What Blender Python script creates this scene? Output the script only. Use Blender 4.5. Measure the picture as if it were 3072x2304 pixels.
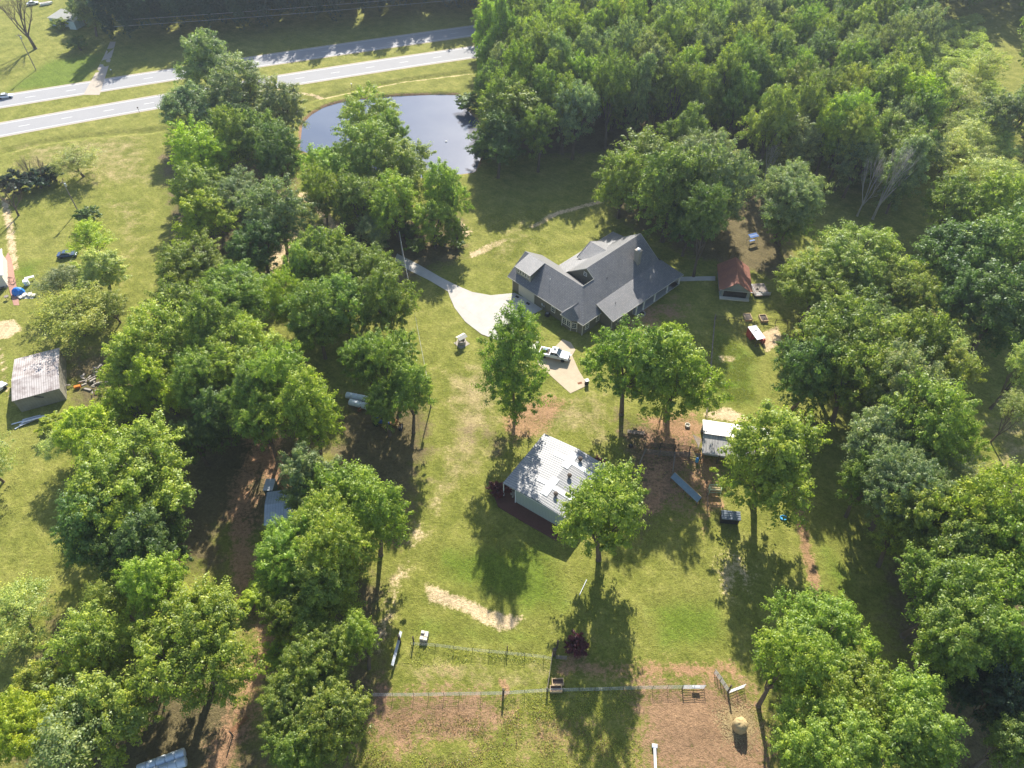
import bpy, bmesh, math, random
import numpy as np
from mathutils import Vector, Matrix
R = math.radians
random.seed(7); rng = np.random.default_rng(7)
for o in list(bpy.data.objects): bpy.data.objects.remove(o)
sc = bpy.context.scene
col = sc.collection
# ---------------------------------------------------------------- camera
CAMH, PITCH, FPX = 105.0, 47.0, 705.0
cam = bpy.data.cameras.new('camera'); camo = bpy.data.objects.new('camera', cam); col.objects.link(camo)
camo.location = (0, 0, CAMH); camo.rotation_euler = (R(90 - PITCH), 0, 0)
cam.sensor_fit = 'HORIZONTAL'; cam.sensor_width = 36.0; cam.lens = 36.0 * FPX / 1024.0
cam.clip_start = 1; cam.clip_end = 6000
sc.camera = camo
# ---------------------------------------------------------------- light
SUN_EL, SUN_AZ = 35.5, 4.0
w = bpy.data.worlds.new('World'); sc.world = w; w.use_nodes = True
nt = w.node_tree; nt.nodes.clear()
sky = nt.nodes.new('ShaderNodeTexSky'); sky.sky_type = 'NISHITA'; sky.sun_disc = False
sky.sun_elevation = R(SUN_EL); sky.sun_rotation = R(SUN_AZ); sky.altitude = 100; sky.air_density = 1.0; sky.dust_density = 1.0
bg = nt.nodes.new('ShaderNodeBackground'); bg.inputs[1].default_value = 0.10
out = nt.nodes.new('ShaderNodeOutputWorld'); nt.links.new(sky.outputs[0], bg.inputs[0]); nt.links.new(bg.outputs[0], out.inputs[0])
sl = bpy.data.lights.new('sun', 'SUN'); sl.energy = 5.0; sl.angle = R(0.6); sl.color = (1.0, 0.95, 0.86)
slo = bpy.data.objects.new('sun', sl); col.objects.link(slo)
sd = Vector((math.sin(R(SUN_AZ)) * math.cos(R(SUN_EL)), math.cos(R(SUN_AZ)) * math.cos(R(SUN_EL)), math.sin(R(SUN_EL))))
slo.rotation_euler = sd.to_track_quat('Z', 'Y').to_euler(); slo.location = (0, 0, 200)
sc.view_settings.view_transform = 'Standard'; sc.view_settings.look = 'None'
sc.view_settings.exposure = 1.18; sc.view_settings.gamma = 1
sc.cycles.max_bounces = 6; sc.cycles.transparent_max_bounces = 8
# ---------------------------------------------------------------- layout: points measured on the photograph, laid out on the ground
_F = np.array([0, math.cos(R(PITCH)), -math.sin(R(PITCH))]); _U = np.array([0, math.sin(R(PITCH)), math.cos(R(PITCH))]); _X = np.array([1.0, 0, 0])
def P3(x, y, z=0.0):          # 1024-wide frame
    d = _F * FPX + _X * (x - 512) - _U * (y - 384)
    s = (z - CAMH) / d[2]
    return Vector((d[0] * s, d[1] * s, z))
def G(x, y, z=0.0): return P3(x * .462929, y * .462929, z)        # 2212-wide frame
def S(x, y, z=0.0): return P3(x / 3.0, y / 3.0, z)                # 3072-wide frame
def Z(x0, y0, wd, u, v, z=0.0): return S(x0 + u * wd / 2212.0, y0 + v * wd / 2212.0, z)
def mpp(p):                   # metres per 2212-frame pixel at a point
    q = np.array([p[0], p[1], p[2] - CAMH]); return float(q @ _F) / FPX * .462929
def hgt(base, x, y):          # height above base whose image row is y (1024 frame)
    b = P3(*base); lo, hi = 0, 60
    for _ in range(40):
        m = (lo + hi) / 2; q = np.array([b[0], b[1], m - CAMH]); yy = 384 - FPX * (q @ _U) / (q @ _F)
        if yy > y: lo = m
        else: hi = m
    return lo
# ---------------------------------------------------------------- tagging
def tag(o, label=None, cat=None, group=None, kind=None):
    if label: o['label'] = label
    if cat: o['category'] = cat
    if group: o['group'] = group
    if kind: o['kind'] = kind
    return o
def thing(name, label, cat, loc=(0, 0, 0), rz=0.0, group=None):
    o = bpy.data.objects.new(name, None); col.objects.link(o); o.empty_display_size = .2
    o.location = loc; o.rotation_euler = (0, 0, rz); return tag(o, label, cat, group)
# ---------------------------------------------------------------- materials
def newmat(name):
    m = bpy.data.materials.new(name); m.use_nodes = True; n = m.node_tree; n.nodes.clear()
    o = n.nodes.new('ShaderNodeOutputMaterial'); return m, n, o
def N(n, t, **k):
    x = n.nodes.new(t)
    for a, b in k.items():
        if a.startswith('i_'):
            x.inputs[a[2:].replace('_', ' ')].default_value = b
        elif a.startswith('n_'): x.inputs[int(a[2:])].default_value = b
        else: setattr(x, a, b)
    return x
def L(n, a, b): n.links.new(a, b)
def noise(n, vec, scale, detail=4, rough=.6, dist=0):
    t = N(n, 'ShaderNodeTexNoise'); t.inputs['Scale'].default_value = scale; t.inputs['Detail'].default_value = detail
    t.inputs['Roughness'].default_value = rough; t.inputs['Distortion'].default_value = dist; L(n, vec, t.inputs['Vector']); return t.outputs['Fac']
def ramp(n, fac, stops):
    r = N(n, 'ShaderNodeValToRGB'); e = r.color_ramp.elements
    while len(e) < len(stops): e.new(.5)
    for i, (p, c) in enumerate(stops):
        e[i].position = p; e[i].color = (c if len(c) == 4 else (*c, 1)) if not isinstance(c, float) else (c, c, c, 1)
    L(n, fac, r.inputs[0]); return r.outputs[0]
def mix(n, fac, a, b, mode='MIX'):
    m = N(n, 'ShaderNodeMix', data_type='RGBA', blend_type=mode)
    for s, v in ((0, fac), (6, a), (7, b)):
        if hasattr(v, 'links') or hasattr(v, 'is_linked'): L(n, v, m.inputs[s])
        else: m.inputs[s].default_value = v if s == 0 else (*v[:3], 1)
    return m.outputs[2]
def math_(n, op, a, b=0.0, clamp=False):
    m = N(n, 'ShaderNodeMath', operation=op, use_clamp=clamp)
    for s, v in ((0, a), (1, b)):
        if hasattr(v, 'is_linked'): L(n, v, m.inputs[s])
        else: m.inputs[s].default_value = v
    return m.outputs[0]
def pmat(name, c, rough=.8, metal=0.0, var=.25, scale=1.5, bump=.2, bscale=6, c2=None, spec=.3, alpha_noise=None):
    m, n, o = newmat(name); tc = N(n, 'ShaderNodeTexCoord'); v = tc.outputs['Object']
    f = noise(n, v, scale, 5, .65); f2 = noise(n, v, scale * 7, 3)
    lo = tuple(x * (1 - var) for x in c); hi = tuple(min(1, x * (1 + var)) for x in (c2 or c))
    cc = ramp(n, f, [(.3, lo), (.7, hi)])
    cc = mix(n, .5, cc, ramp(n, f2, [(.2, tuple(x * (1 - var * .8) for x in c)), (.8, tuple(min(1, x * (1 + var * .8)) for x in c))]))
    b = N(n, 'ShaderNodeBsdfPrincipled'); L(n, cc, b.inputs['Base Color']); b.inputs['Roughness'].default_value = rough
    b.inputs['Metallic'].default_value = metal; b.inputs['Specular IOR Level'].default_value = spec
    if bump:
        bp = N(n, 'ShaderNodeBump'); bp.inputs['Strength'].default_value = bump; bp.inputs['Distance'].default_value = .05
        L(n, noise(n, v, bscale, 4), bp.inputs['Height']); L(n, bp.outputs[0], b.inputs['Normal'])
    L(n, b.outputs[0], o.inputs[0]); return m
def striped(name, c, ca, axis=0, period=.3, duty=.25, rough=.5, metal=0.0, var=.2, stain=None, stain_amt=.5, stain_scale=.8, spec=.4, stretch=None):
    m, n, o = newmat(name); tc = N(n, 'ShaderNodeTexCoord'); v = tc.outputs['Object']
    sp = N(n, 'ShaderNodeSeparateXYZ'); L(n, v, sp.inputs[0]); x = sp.outputs[axis]
    fr = math_(n, 'FRACT', math_(n, 'DIVIDE', x, period)); edge = math_(n, 'LESS_THAN', fr, duty)
    cc = mix(n, edge, c, ca)
    vv = v
    if stretch:
        mp = N(n, 'ShaderNodeMapping'); mp.inputs['Scale'].default_value = stretch; L(n, v, mp.inputs[0]); vv = mp.outputs[0]
    f = noise(n, vv, stain_scale, 6, .7)
    if stain: cc = mix(n, math_(n, 'MULTIPLY', ramp(n, f, [(.42, 0.0), (.62, 1.0)]), stain_amt), cc, stain)
    cc = mix(n, 1.0, cc, ramp(n, noise(n, v, 4, 4), [(.2, 1 - var), (.8, 1.0)]), 'MULTIPLY')
    b = N(n, 'ShaderNodeBsdfPrincipled'); L(n, cc, b.inputs['Base Color']); b.inputs['Roughness'].default_value = rough
    b.inputs['Metallic'].default_value = metal; b.inputs['Specular IOR Level'].default_value = spec
    bp = N(n, 'ShaderNodeBump'); bp.inputs['Strength'].default_value = .5; bp.inputs['Distance'].default_value = .03
    L(n, edge, bp.inputs['Height']); L(n, bp.outputs[0], b.inputs['Normal']); L(n, b.outputs[0], o.inputs[0]); return m
def shingle(name, c, c2, axis_rot=0.0, row=.3):
    m, n, o = newmat(name); tc = N(n, 'ShaderNodeTexCoord'); mp = N(n, 'ShaderNodeMapping'); L(n, tc.outputs['UV'], mp.inputs[0])
    br = N(n, 'ShaderNodeTexBrick'); L(n, mp.outputs[0], br.inputs['Vector'])
    br.inputs['Color1'].default_value = (*c, 1); br.inputs['Color2'].default_value = (*c2, 1); br.inputs['Mortar'].default_value = (*[x * .55 for x in c], 1)
    br.inputs['Scale'].default_value = 1; br.inputs['Brick Width'].default_value = .5; br.inputs['Row Height'].default_value = row
    br.inputs['Mortar Size'].default_value = .035; br.inputs['Bias'].default_value = .1
    f = noise(n, tc.outputs['Object'], .35, 5); cc = mix(n, .6, br.outputs[0], mix(n, 1.0, br.outputs[0], ramp(n, f, [(.3, .7), (.75, 1.25)]), 'MULTIPLY'))
    cc = mix(n, .35, cc, mix(n, 1.0, cc, ramp(n, noise(n, tc.outputs['Object'], 5, 3), [(.3, .5), (.7, 1.5)]), 'MULTIPLY'))
    b = N(n, 'ShaderNodeBsdfPrincipled'); L(n, cc, b.inputs['Base Color']); b.inputs['Roughness'].default_value = .48; b.inputs['Specular IOR Level'].default_value = .9
    bp = N(n, 'ShaderNodeBump'); bp.inputs['Strength'].default_value = .6; bp.inputs['Distance'].default_value = .02
    L(n, br.outputs['Fac'], bp.inputs['Height']); bp.invert = True; L(n, bp.outputs[0], b.inputs['Normal']); L(n, b.outputs[0], o.inputs[0]); return m
M = {}
M['bark'] = pmat('bark', (.13, .10, .075), .9, var=.4, scale=3, bump=.6)
M['pale_bark'] = pmat('pale_bark', (.42, .38, .34), .9, var=.3, scale=3)
M['wood_grey'] = pmat('wood_grey', (.24, .20, .17), .9, var=.4, scale=3)
M['wood_dark'] = pmat('wood_dark', (.09, .07, .055), .9, var=.4, scale=3)
M['wood_tan'] = pmat('wood_tan', (.50, .36, .20), .85, var=.25, scale=3)
M['white'] = pmat('white', (.78, .78, .76), .5, var=.06)
M['offwhite'] = pmat('offwhite', (.62, .58, .48), .7, var=.12)
M['black'] = pmat('black', (.02, .02, .022), .7, var=.3)
M['steel'] = pmat('steel', (.42, .43, .45), .35, .7, var=.2)
M['galv'] = pmat('galv', (.50, .53, .56), .45, .5, var=.2)
M['rust'] = pmat('rust', (.20, .08, .035), .9, var=.4, scale=4)
M['rubber'] = pmat('rubber', (.025, .025, .027), .85, var=.2)
M['glass'] = pmat('glass', (.03, .045, .055), .08, var=.2, bump=0, spec=.8)
M['concrete'] = pmat('concrete', (.60, .56, .48), .9, var=.08, scale=.35, bump=.15)
M['blue'] = pmat('blue', (.02, .17, .55), .5, var=.2)
M['bluepaint'] = pmat('bluepaint', (.03, .10, .30), .5, var=.2)
M['cyan'] = pmat('cyan', (.05, .35, .62), .5, var=.15)
M['hay'] = pmat('hay', (.42, .32, .16), .95, var=.3, scale=5, bump=.8, bscale=20)
M['wrap'] = pmat('wrap', (.62, .68, .74), .3, var=.08, scale=2, bump=.35, bscale=5, spec=.5)
M['siding'] = striped('siding', (.17, .165, .125), (.11, .105, .08), 2, .2, .12, .85, spec=.2)
M['trim'] = pmat('trim', (.72, .70, .64), .6, var=.05)
M['red'] = pmat('red', (.42, .07, .05), .7, var=.2)
M['stone'] = pmat('stone', (.34, .30, .25), .9, var=.35, scale=4, bump=.6)
M['green_metal'] = striped('green_metal', (.44, .49, .43), (.30, .35, .30), 0, .3, .2, .5, spec=.4)
M['green_paint'] = pmat('green_paint', (.36, .50, .34), .6, var=.15)
# ---------------------------------------------------------------- mesh builder
class MB:
    def __init__(s): s.v = []; s.f = []; s.uv = None
    def quad(s, *p):
        i = len(s.v); s.v += [tuple(q) for q in p]; s.f.append(tuple(range(i, i + len(p)))); return s
    def box(s, c, d, rz=0.0, rx=0.0, ry=0.0, taper=1.0):
        i = len(s.v); m = Matrix.Rotation(rz, 3, 'Z') @ Matrix.Rotation(ry, 3, 'Y') @ Matrix.Rotation(rx, 3, 'X')
        for z in (-.5, .5):
            t = taper if z > 0 else 1
            for x, y in ((-.5, -.5), (.5, -.5), (.5, .5), (-.5, .5)):
                q = m @ Vector((x * d[0] * t, y * d[1] * t, z * d[2])); s.v.append((q[0] + c[0], q[1] + c[1], q[2] + c[2]))
        for f in ((3, 2, 1, 0), (4, 5, 6, 7), (0, 1, 5, 4), (1, 2, 6, 5), (2, 3, 7, 6), (3, 0, 4, 7)): s.f.append(tuple(i + a for a in f))
        return s
    def tube(s, a, b, r1, r2=None, n=8, cap=True):
        r2 = r1 if r2 is None else r2; a = Vector(a); b = Vector(b); d = (b - a)
        if d.length < 1e-6: return s
        q = d.to_track_quat('Z', 'Y'); i = len(s.v)
        for p, r in ((a, r1), (b, r2)):
            for k in range(n):
                t = 2 * math.pi * k / n; s.v.append(tuple(p + q @ Vector((math.cos(t) * r, math.sin(t) * r, 0))))
        for k in range(n): s.f.append((i + k, i + (k + 1) % n, i + n + (k + 1) % n, i + n + k))
        if cap: s.f.append(tuple(i + k for k in reversed(range(n)))); s.f.append(tuple(i + n + k for k in range(n)))
        return s
    def lathe(s, prof, c=(0, 0, 0), n=16, rot=None):
        i = len(s.v); m = rot or Matrix.Identity(3)
        for r, z in prof:
            for k in range(n):
                t = 2 * math.pi * k / n; q = m @ Vector((math.cos(t) * r, math.sin(t) * r, z)); s.v.append((q[0] + c[0], q[1] + c[1], q[2] + c[2]))
        for j in range(len(prof) - 1):
            for k in range(n): s.f.append((i + j * n + k, i + j * n + (k + 1) % n, i + (j + 1) * n + (k + 1) % n, i + (j + 1) * n + k))
        s.f.append(tuple(i + k for k in reversed(range(n)))); s.f.append(tuple(i + (len(prof) - 1) * n + k for k in range(n)))
        return s
    def prism(s, poly, z0, z1):
        i = len(s.v); n = len(poly)
        s.v += [(p[0], p[1], z0) for p in poly] + [(p[0], p[1], z1) for p in poly]
        for k in range(n): s.f.append((i + k, i + (k + 1) % n, i + n + (k + 1) % n, i + n + k))
        s.f.append(tuple(i + k for k in reversed(range(n)))); s.f.append(tuple(i + n + k for k in range(n))); return s
    def side(s, poly, y0, y1, inset=None):      # profile in x,z extruded along y
        i = len(s.v); n = len(poly)
        s.v += [(p[0], y0, p[1]) for p in poly] + [(p[0], y1, p[1]) for p in poly]
        for k in range(n): s.f.append((i + k, i + (k + 1) % n, i + n + (k + 1) % n, i + n + k))
        s.f.append(tuple(i + k for k in reversed(range(n)))); s.f.append(tuple(i + n + k for k in range(n))); return s
    def slab(s, p, t=.12):                       # polygon p thickened straight down
        i = len(s.v); n = len(p)
        s.v += [tuple(q) for q in p] + [(q[0], q[1], q[2] - t) for q in p]
        s.f.append(tuple(range(i, i + n))); s.f.append(tuple(i + n + k for k in reversed(range(n))))
        for k in range(n): s.f.append((i + (k + 1) % n, i + k, i + n + k, i + n + (k + 1) % n))
        return s
    def build(s, name, m, parent=None, smooth=False, bevel=0, roofuv=False):
        me = bpy.data.meshes.new(name); me.from_pydata(s.v, [], s.f)
        for x in (m if isinstance(m, (list, tuple)) else [m]): me.materials.append(x)
        bm = bmesh.new(); bm.from_mesh(me); bmesh.ops.recalc_face_normals(bm, faces=bm.faces)
        if bevel: bmesh.ops.bevel(bm, geom=bm.edges[:], offset=bevel, segments=2, affect='EDGES', profile=.5)
        if roofuv:
            uv = bm.loops.layers.uv.new('UVMap')
            for f in bm.faces:
                nn = f.normal
                h = Vector((-nn.y, nn.x, 0)); h = h.normalized() if h.length > 1e-4 else Vector((1, 0, 0)); u = nn.cross(h)
                for l in f.loops: l[uv].uv = (l.vert.co.dot(h), l.vert.co.dot(u))
        bm.to_mesh(me); bm.free()
        if smooth: me.polygons.foreach_set('use_smooth', [True] * len(me.polygons))
        o = bpy.data.objects.new(name, me); col.objects.link(o); o.parent = parent; return o
# ================================================================ GROUND
def pl(pts, f=G): return [tuple(f(*p)[:2]) for p in pts]
def segd(px, py, poly, closed):
    d = np.full(px.shape, 1e9); k = len(poly)
    for i in range(k if closed else k - 1):
        ax, ay = poly[i]; bx, by = poly[(i + 1) % k]; dx, dy = bx - ax, by - ay
        t = np.clip(((px - ax) * dx + (py - ay) * dy) / (dx * dx + dy * dy + 1e-9), 0, 1)
        d = np.minimum(d, np.hypot(px - ax - t * dx, py - ay - t * dy))
    return d
def inside(px, py, poly):
    r = np.zeros(px.shape, bool); k = len(poly)
    for i in range(k):
        ax, ay = poly[i]; bx, by = poly[(i + 1) % k]
        c = ((ay > py) != (by > py)) & (px < (bx - ax) * (py - ay) / (by - ay + 1e-12) + ax); r ^= c
    return r
def sdf(px, py, poly): d = segd(px, py, poly, True); return np.where(inside(px, py, poly), -d, d)
def soft(d, wd): return np.clip(.5 - d / (2 * wd), 0, 1)
pond_px = [(300, 148), (303, 122), (312, 113), (324, 106), (337, 102), (352, 99), (403, 94.5), (440, 93.5), (457, 94), (461, 103), (470, 112), (480, 122), (482, 140), (480, 156), (474, 171), (450, 173), (425, 176), (395, 174), (360, 168), (325, 158)]
pond = [tuple(P3(*p)[:2]) for p in pond_px]
ditch = pl([(-60, 345), (0, 328), (100, 305), (196, 292), (350, 280), (640, 222), (740, 199), (870, 172), (1020, 154), (1120, 140)])
xs = np.concatenate([np.array([-2500, -1200, -700, -500, -400, -340]), np.arange(-300, -150, 3.0), np.arange(-150, -96, 1.2), np.arange(-96, 96, .6), np.arange(96, 300, 3.0), np.array([340, 400, 500, 700, 1200, 2500])])
ys = np.concatenate([np.array([-1200, -400, -100, -40]), np.arange(-10, 18, 4.0), np.arange(18, 150, .6), np.arange(150, 260, 1.1), np.arange(260, 460, 5.0), np.array([500, 700, 1100, 2000, 4000])])
gx, gy = np.meshgrid(xs, ys); px, py = gx.ravel(), gy.ravel()
def vnoise(x, y, s, seed):
    r = np.random.default_rng(seed); t = r.random((64, 64)); x = x / s; y = y / s
    xi = np.floor(x).astype(int); yi = np.floor(y).astype(int); fx = x - xi; fy = y - yi; fx = fx * fx * (3 - 2 * fx); fy = fy * fy * (3 - 2 * fy)
    g = lambda a, b: t[a % 64, b % 64]
    return (g(xi, yi) * (1 - fx) + g(xi + 1, yi) * fx) * (1 - fy) + (g(xi, yi + 1) * (1 - fx) + g(xi + 1, yi + 1) * fx) * fy
dp = sdf(px, py, pond); dd = segd(px, py, ditch, False)
gz = -np.clip(.5 - dp / 1.6, 0, 1) * 1.6 - np.exp(-(dd / 1.3) ** 2) * .7
nz = (vnoise(px, py, 2.2, 1) - .5) * .16 + (vnoise(px, py, .9, 2) - .5) * .07
flat = np.zeros(px.shape)
# masks (R sand, G clay, B brown mud / litter) and (R lush, G dry tan, B bare leaf litter)
m1 = np.zeros((len(px), 4), np.float32); m2 = np.zeros((len(px), 4), np.float32); m1[:, 3] = m2[:, 3] = 1
def paint(arr, ch, poly, wd, amt=1.0, line=None):
    d = sdf(px, py, poly) if line is None else segd(px, py, poly, False) - line
    arr[:, ch] = np.maximum(arr[:, ch], soft(d, wd) * amt)
sand = [[(920, 1262), (1000, 1290), (1060, 1320), (1128, 1335), (1110, 1358), (1080, 1362), (1000, 1320), (925, 1300)], [(1070, 520), (1100, 515), (1060, 540), (1020, 556), (1015, 548)],
        [(1520, 895), (1570, 880), (1600, 895), (1620, 915), (1540, 905)], [(1558, 768), (1585, 768), (1585, 782), (1560, 780)], [(-40, 700), (30, 690), (45, 712), (20, 730), (-40, 740)],
        [(1640, 720), (1680, 705), (1690, 740), (1655, 760), (1645, 740)], [(990, 475), (1020, 500), (1000, 520)]]
for s_ in sand: paint(m1, 0, pl(s_), 1.1)
for a, b, wd in (([(10, 430), (22, 500), (32, 580)], None, .9), ([(655, 420), (700, 460), (720, 500), (640, 520)], None, 1.5), ([(1150, 490), (1200, 462), (1310, 432)], None, .8), ([(0, 750), (12, 830), (25, 860)], None, .35),
                 ([(560, 185), (700, 210), (870, 176), (1020, 158)], None, .7)):
    paint(m1, 0, pl(a), .8, .9, line=wd)
paint(m1, 0, pl([(1560, 1205), (1600, 1200), (1632, 1250), (1610, 1275), (1590, 1240), (1575, 1290), (1550, 1235)]), 3.5, .75)
paint(m1, 2, pl([(1335, 900), (1500, 890), (1560, 1000), (1560, 1110), (1450, 1140), (1370, 1110)]), 5, .6)
paint(m1, 2, pl([(1270, 620), (1500, 640), (1490, 700), (1300, 740)]), 4, .55)
paint(m1, 0, pl([(910, 1130), (880, 1210), (850, 1290), (825, 1350), (815, 1400)]), 2.6, .62, line=1.0)
paint(m1, 0, pl([(955, 800), (975, 900), (960, 1000), (930, 1120)]), 3.0, .42, line=1.0)
paint(m1, 0, pl([(600, 520), (680, 480), (730, 500), (650, 560), (560, 600)]), 3, .8)
clay = [[(1100, 880), (1180, 850), (1230, 870), (1190, 930), (1110, 960), (1080, 930)], [(1200, 1420), (1330, 1425), (1560, 1428), (1600, 1450), (1560, 1470), (1200, 1460)],
        [(1225, 1390), (1280, 1390), (1270, 1440), (1225, 1440)], [(1380, 900), (1500, 890), (1560, 940), (1420, 960)], [(1500, 960), (1560, 990), (1560, 1080), (1520, 1160), (1505, 1080)], [(1380, 1020), (1430, 1000), (1440, 1120), (1380, 1110)]]
for s_ in clay: paint(m1, 1, pl(s_), 2.2, .8)
paint(m1, 1, pl([(1725, 1110), (1740, 1180), (1755, 1240), (1772, 1310)]), 1.0, 1.0, line=.8)
paint(m1, 1, pl([(1080, 1470), (1095, 1490), (1085, 1510)]), .5, .9, line=.5)
track = pl([(560, 980), (520, 1060), (520, 1150), (530, 1250), (560, 1330), (590, 1400), (560, 1440), (540, 1520), (500, 1600), (470, 1700)])
paint(m1, 1, track, 3.5, .9, line=2.2)
paint(m1, 1, pl([(500, 880), (560, 940), (580, 1000), (620, 1050)]), 3, .8, line=3)
mud = [[(790, 1500), (1180, 1500), (1330, 1560), (1300, 1700), (1000, 1640), (760, 1680)], [(1370, 1465), (1530, 1460), (1620, 1480), (1700, 1700), (1400, 1700), (1375, 1600)], [(800, 1495), (1000, 1485), (1100, 1530), (1060, 1590), (900, 1610), (780, 1620)]]
for i_, s_ in enumerate(mud): paint(m1, 2, pl(s_), 6.5, .5 if i_ == 0 else .95)
lit = [[(740, 850), (860, 840), (930, 870), (930, 960), (900, 1110), (860, 1200), (700, 1020)], [(330, 900), (560, 860), (700, 960), (560, 1160), (380, 1150)], [(1040, 340), (1600, 330), (1980, 300), (2000, -60), (1040, -60)],
       [(1300, 380), (1700, 420), (1720, 620), (1500, 560), (1320, 470)], [(1320, 880), (1500, 930), (1520, 1000), (1380, 1180), (1340, 1000)], [(1780, 800), (1980, 820), (1900, 1300), (2000, 1700), (2250, 1700), (2250, 1000), (2000, 1050)],
       [(670, 480), (1000, 450), (1010, 560), (860, 620)], [(100, 1300), (500, 1440), (620, 1700), (0, 1700)], [(640, 1180), (830, 1250), (830, 1500), (760, 1660), (560, 1660)], [(340, 330), (640, 330), (650, 560), (380, 560)],
       [(980, 930), (1130, 930), (1080, 990), (1040, 960)], [(140, 760), (300, 740), (330, 900), (160, 900)], [(220, 1050), (480, 1050), (500, 1240), (250, 1240)]]
for s_ in lit: paint(m2, 2, pl(s_), 5, .85)
dry = [[(950, 800), (1080, 770), (1100, 900), (1060, 1000), (950, 1100), (880, 1250), (860, 1360), (800, 1380), (830, 1250), (910, 1100), (950, 950)], [(1060, 860), (1340, 850), (1320, 990), (1250, 940), (1130, 960)], [(880, 1420), (1190, 1430), (1190, 1500), (820, 1500)],
       [(0, 310), (340, 270), (360, 400), (200, 420), (0, 380)], [(200, 400), (340, 420), (330, 560), (240, 700), (230, 520)], [(1130, 430), (1180, 520), (1090, 600), (1010, 560)], [(2050, 100), (2110, 200), (2130, 400), (2050, 380)], [(2120, 900), (2250, 880), (2250, 1050), (2140, 1040)]]
for s_ in dry: paint(m2, 1, pl(s_), 8, .5 if s_ in dry[3:6] else .7)
lush = [[(2010, 100), (2140, 100), (2170, 420), (2040, 420)], [(930, 1180), (1200, 1160), (1240, 1330), (1120, 1330), (940, 1250)], [(880, 1330), (1000, 1350), (1180, 1370), (1190, 1400), (880, 1370)], [(100, 130), (240, 110), (180, 190), (0, 200)], [(1540, 700), (1640, 760), (1640, 880), (1530, 880)], [(0, 880), (40, 800), (10, 740)],
        [(1210, 570), (1240, 640), (1300, 700), (1180, 720)], [(1390, 1290), (1550, 1280), (1590, 1400), (1420, 1410)], [(1760, 1130), (1840, 1230), (1860, 1330), (1790, 1320)], [(20, 560), (100, 560), (60, 640), (25, 640)]]
for s_ in lush: paint(m2, 0, pl(s_), 5, .8)
rough = soft(sdf(px, py, pl([(780, 1500), (1390, 1490), (1400, 1700), (760, 1700)])), 2) + soft(sdf(px, py, pl([(880, 1370), (1190, 1400), (1190, 1450), (870, 1440)])), 1)
gz = gz + nz * (1 + np.clip(rough, 0, 1) * 1.2) * (dp > 1)
road_c = [tuple(P3(*p)[:2]) for p in ((-200, 142), (0, 115), (165, 88), (341, 61), (480, 41), (700, 12))]
DRIVE = [(905, 572), (950, 598), (985, 616), (1020, 631), (1060, 638), (1112, 633), (1160, 655), (1172, 668), (1130, 690), (1112, 715), (1090, 732), (1070, 733), (1040, 722), (1005, 695), (982, 665), (972, 642), (968, 630), (928, 606), (880, 582), (852, 562), (858, 548)]
PAD = [(1215, 733), (1233, 740), (1243, 756), (1236, 768), (1250, 800), (1270, 832), (1232, 850), (1160, 785), (1165, 770), (1190, 758)]
drive_c = pl(DRIVE); pad_c = pl(PAD)
for poly, wd in ((road_c, 22), ): gz = np.where(segd(px, py, poly, False) < wd, -.02, gz)
for poly in (drive_c, pad_c): gz = np.where(sdf(px, py, poly) < 1.2, np.minimum(gz, -.01), gz)
gme = bpy.data.meshes.new('ground'); nx, ny = len(xs), len(ys)
gme.vertices.add(nx * ny); gme.vertices.foreach_set('co', np.stack([px, py, gz], 1).ravel())
ii = (np.arange(ny - 1)[:, None] * nx + np.arange(nx - 1)[None]).ravel(); fc = np.stack([ii, ii + 1, ii + nx + 1, ii + nx], 1)
gme.loops.add(fc.size); gme.loops.foreach_set('vertex_index', fc.ravel()); gme.polygons.add(len(fc))
gme.polygons.foreach_set('loop_start', np.arange(0, fc.size, 4)); gme.polygons.foreach_set('use_smooth', [True] * len(fc)); gme.update(); gme.validate()
m1[:, 2] = np.maximum(m1[:, 2], np.where(dp < 2.2, soft(np.abs(dp - .3) - .7, .8) * .9, 0))
for nm, a in (('m1', m1), ('m2', m2)):
    at = gme.color_attributes.new(nm, 'FLOAT_COLOR', 'POINT'); at.data.foreach_set('color', a.ravel())
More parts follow.
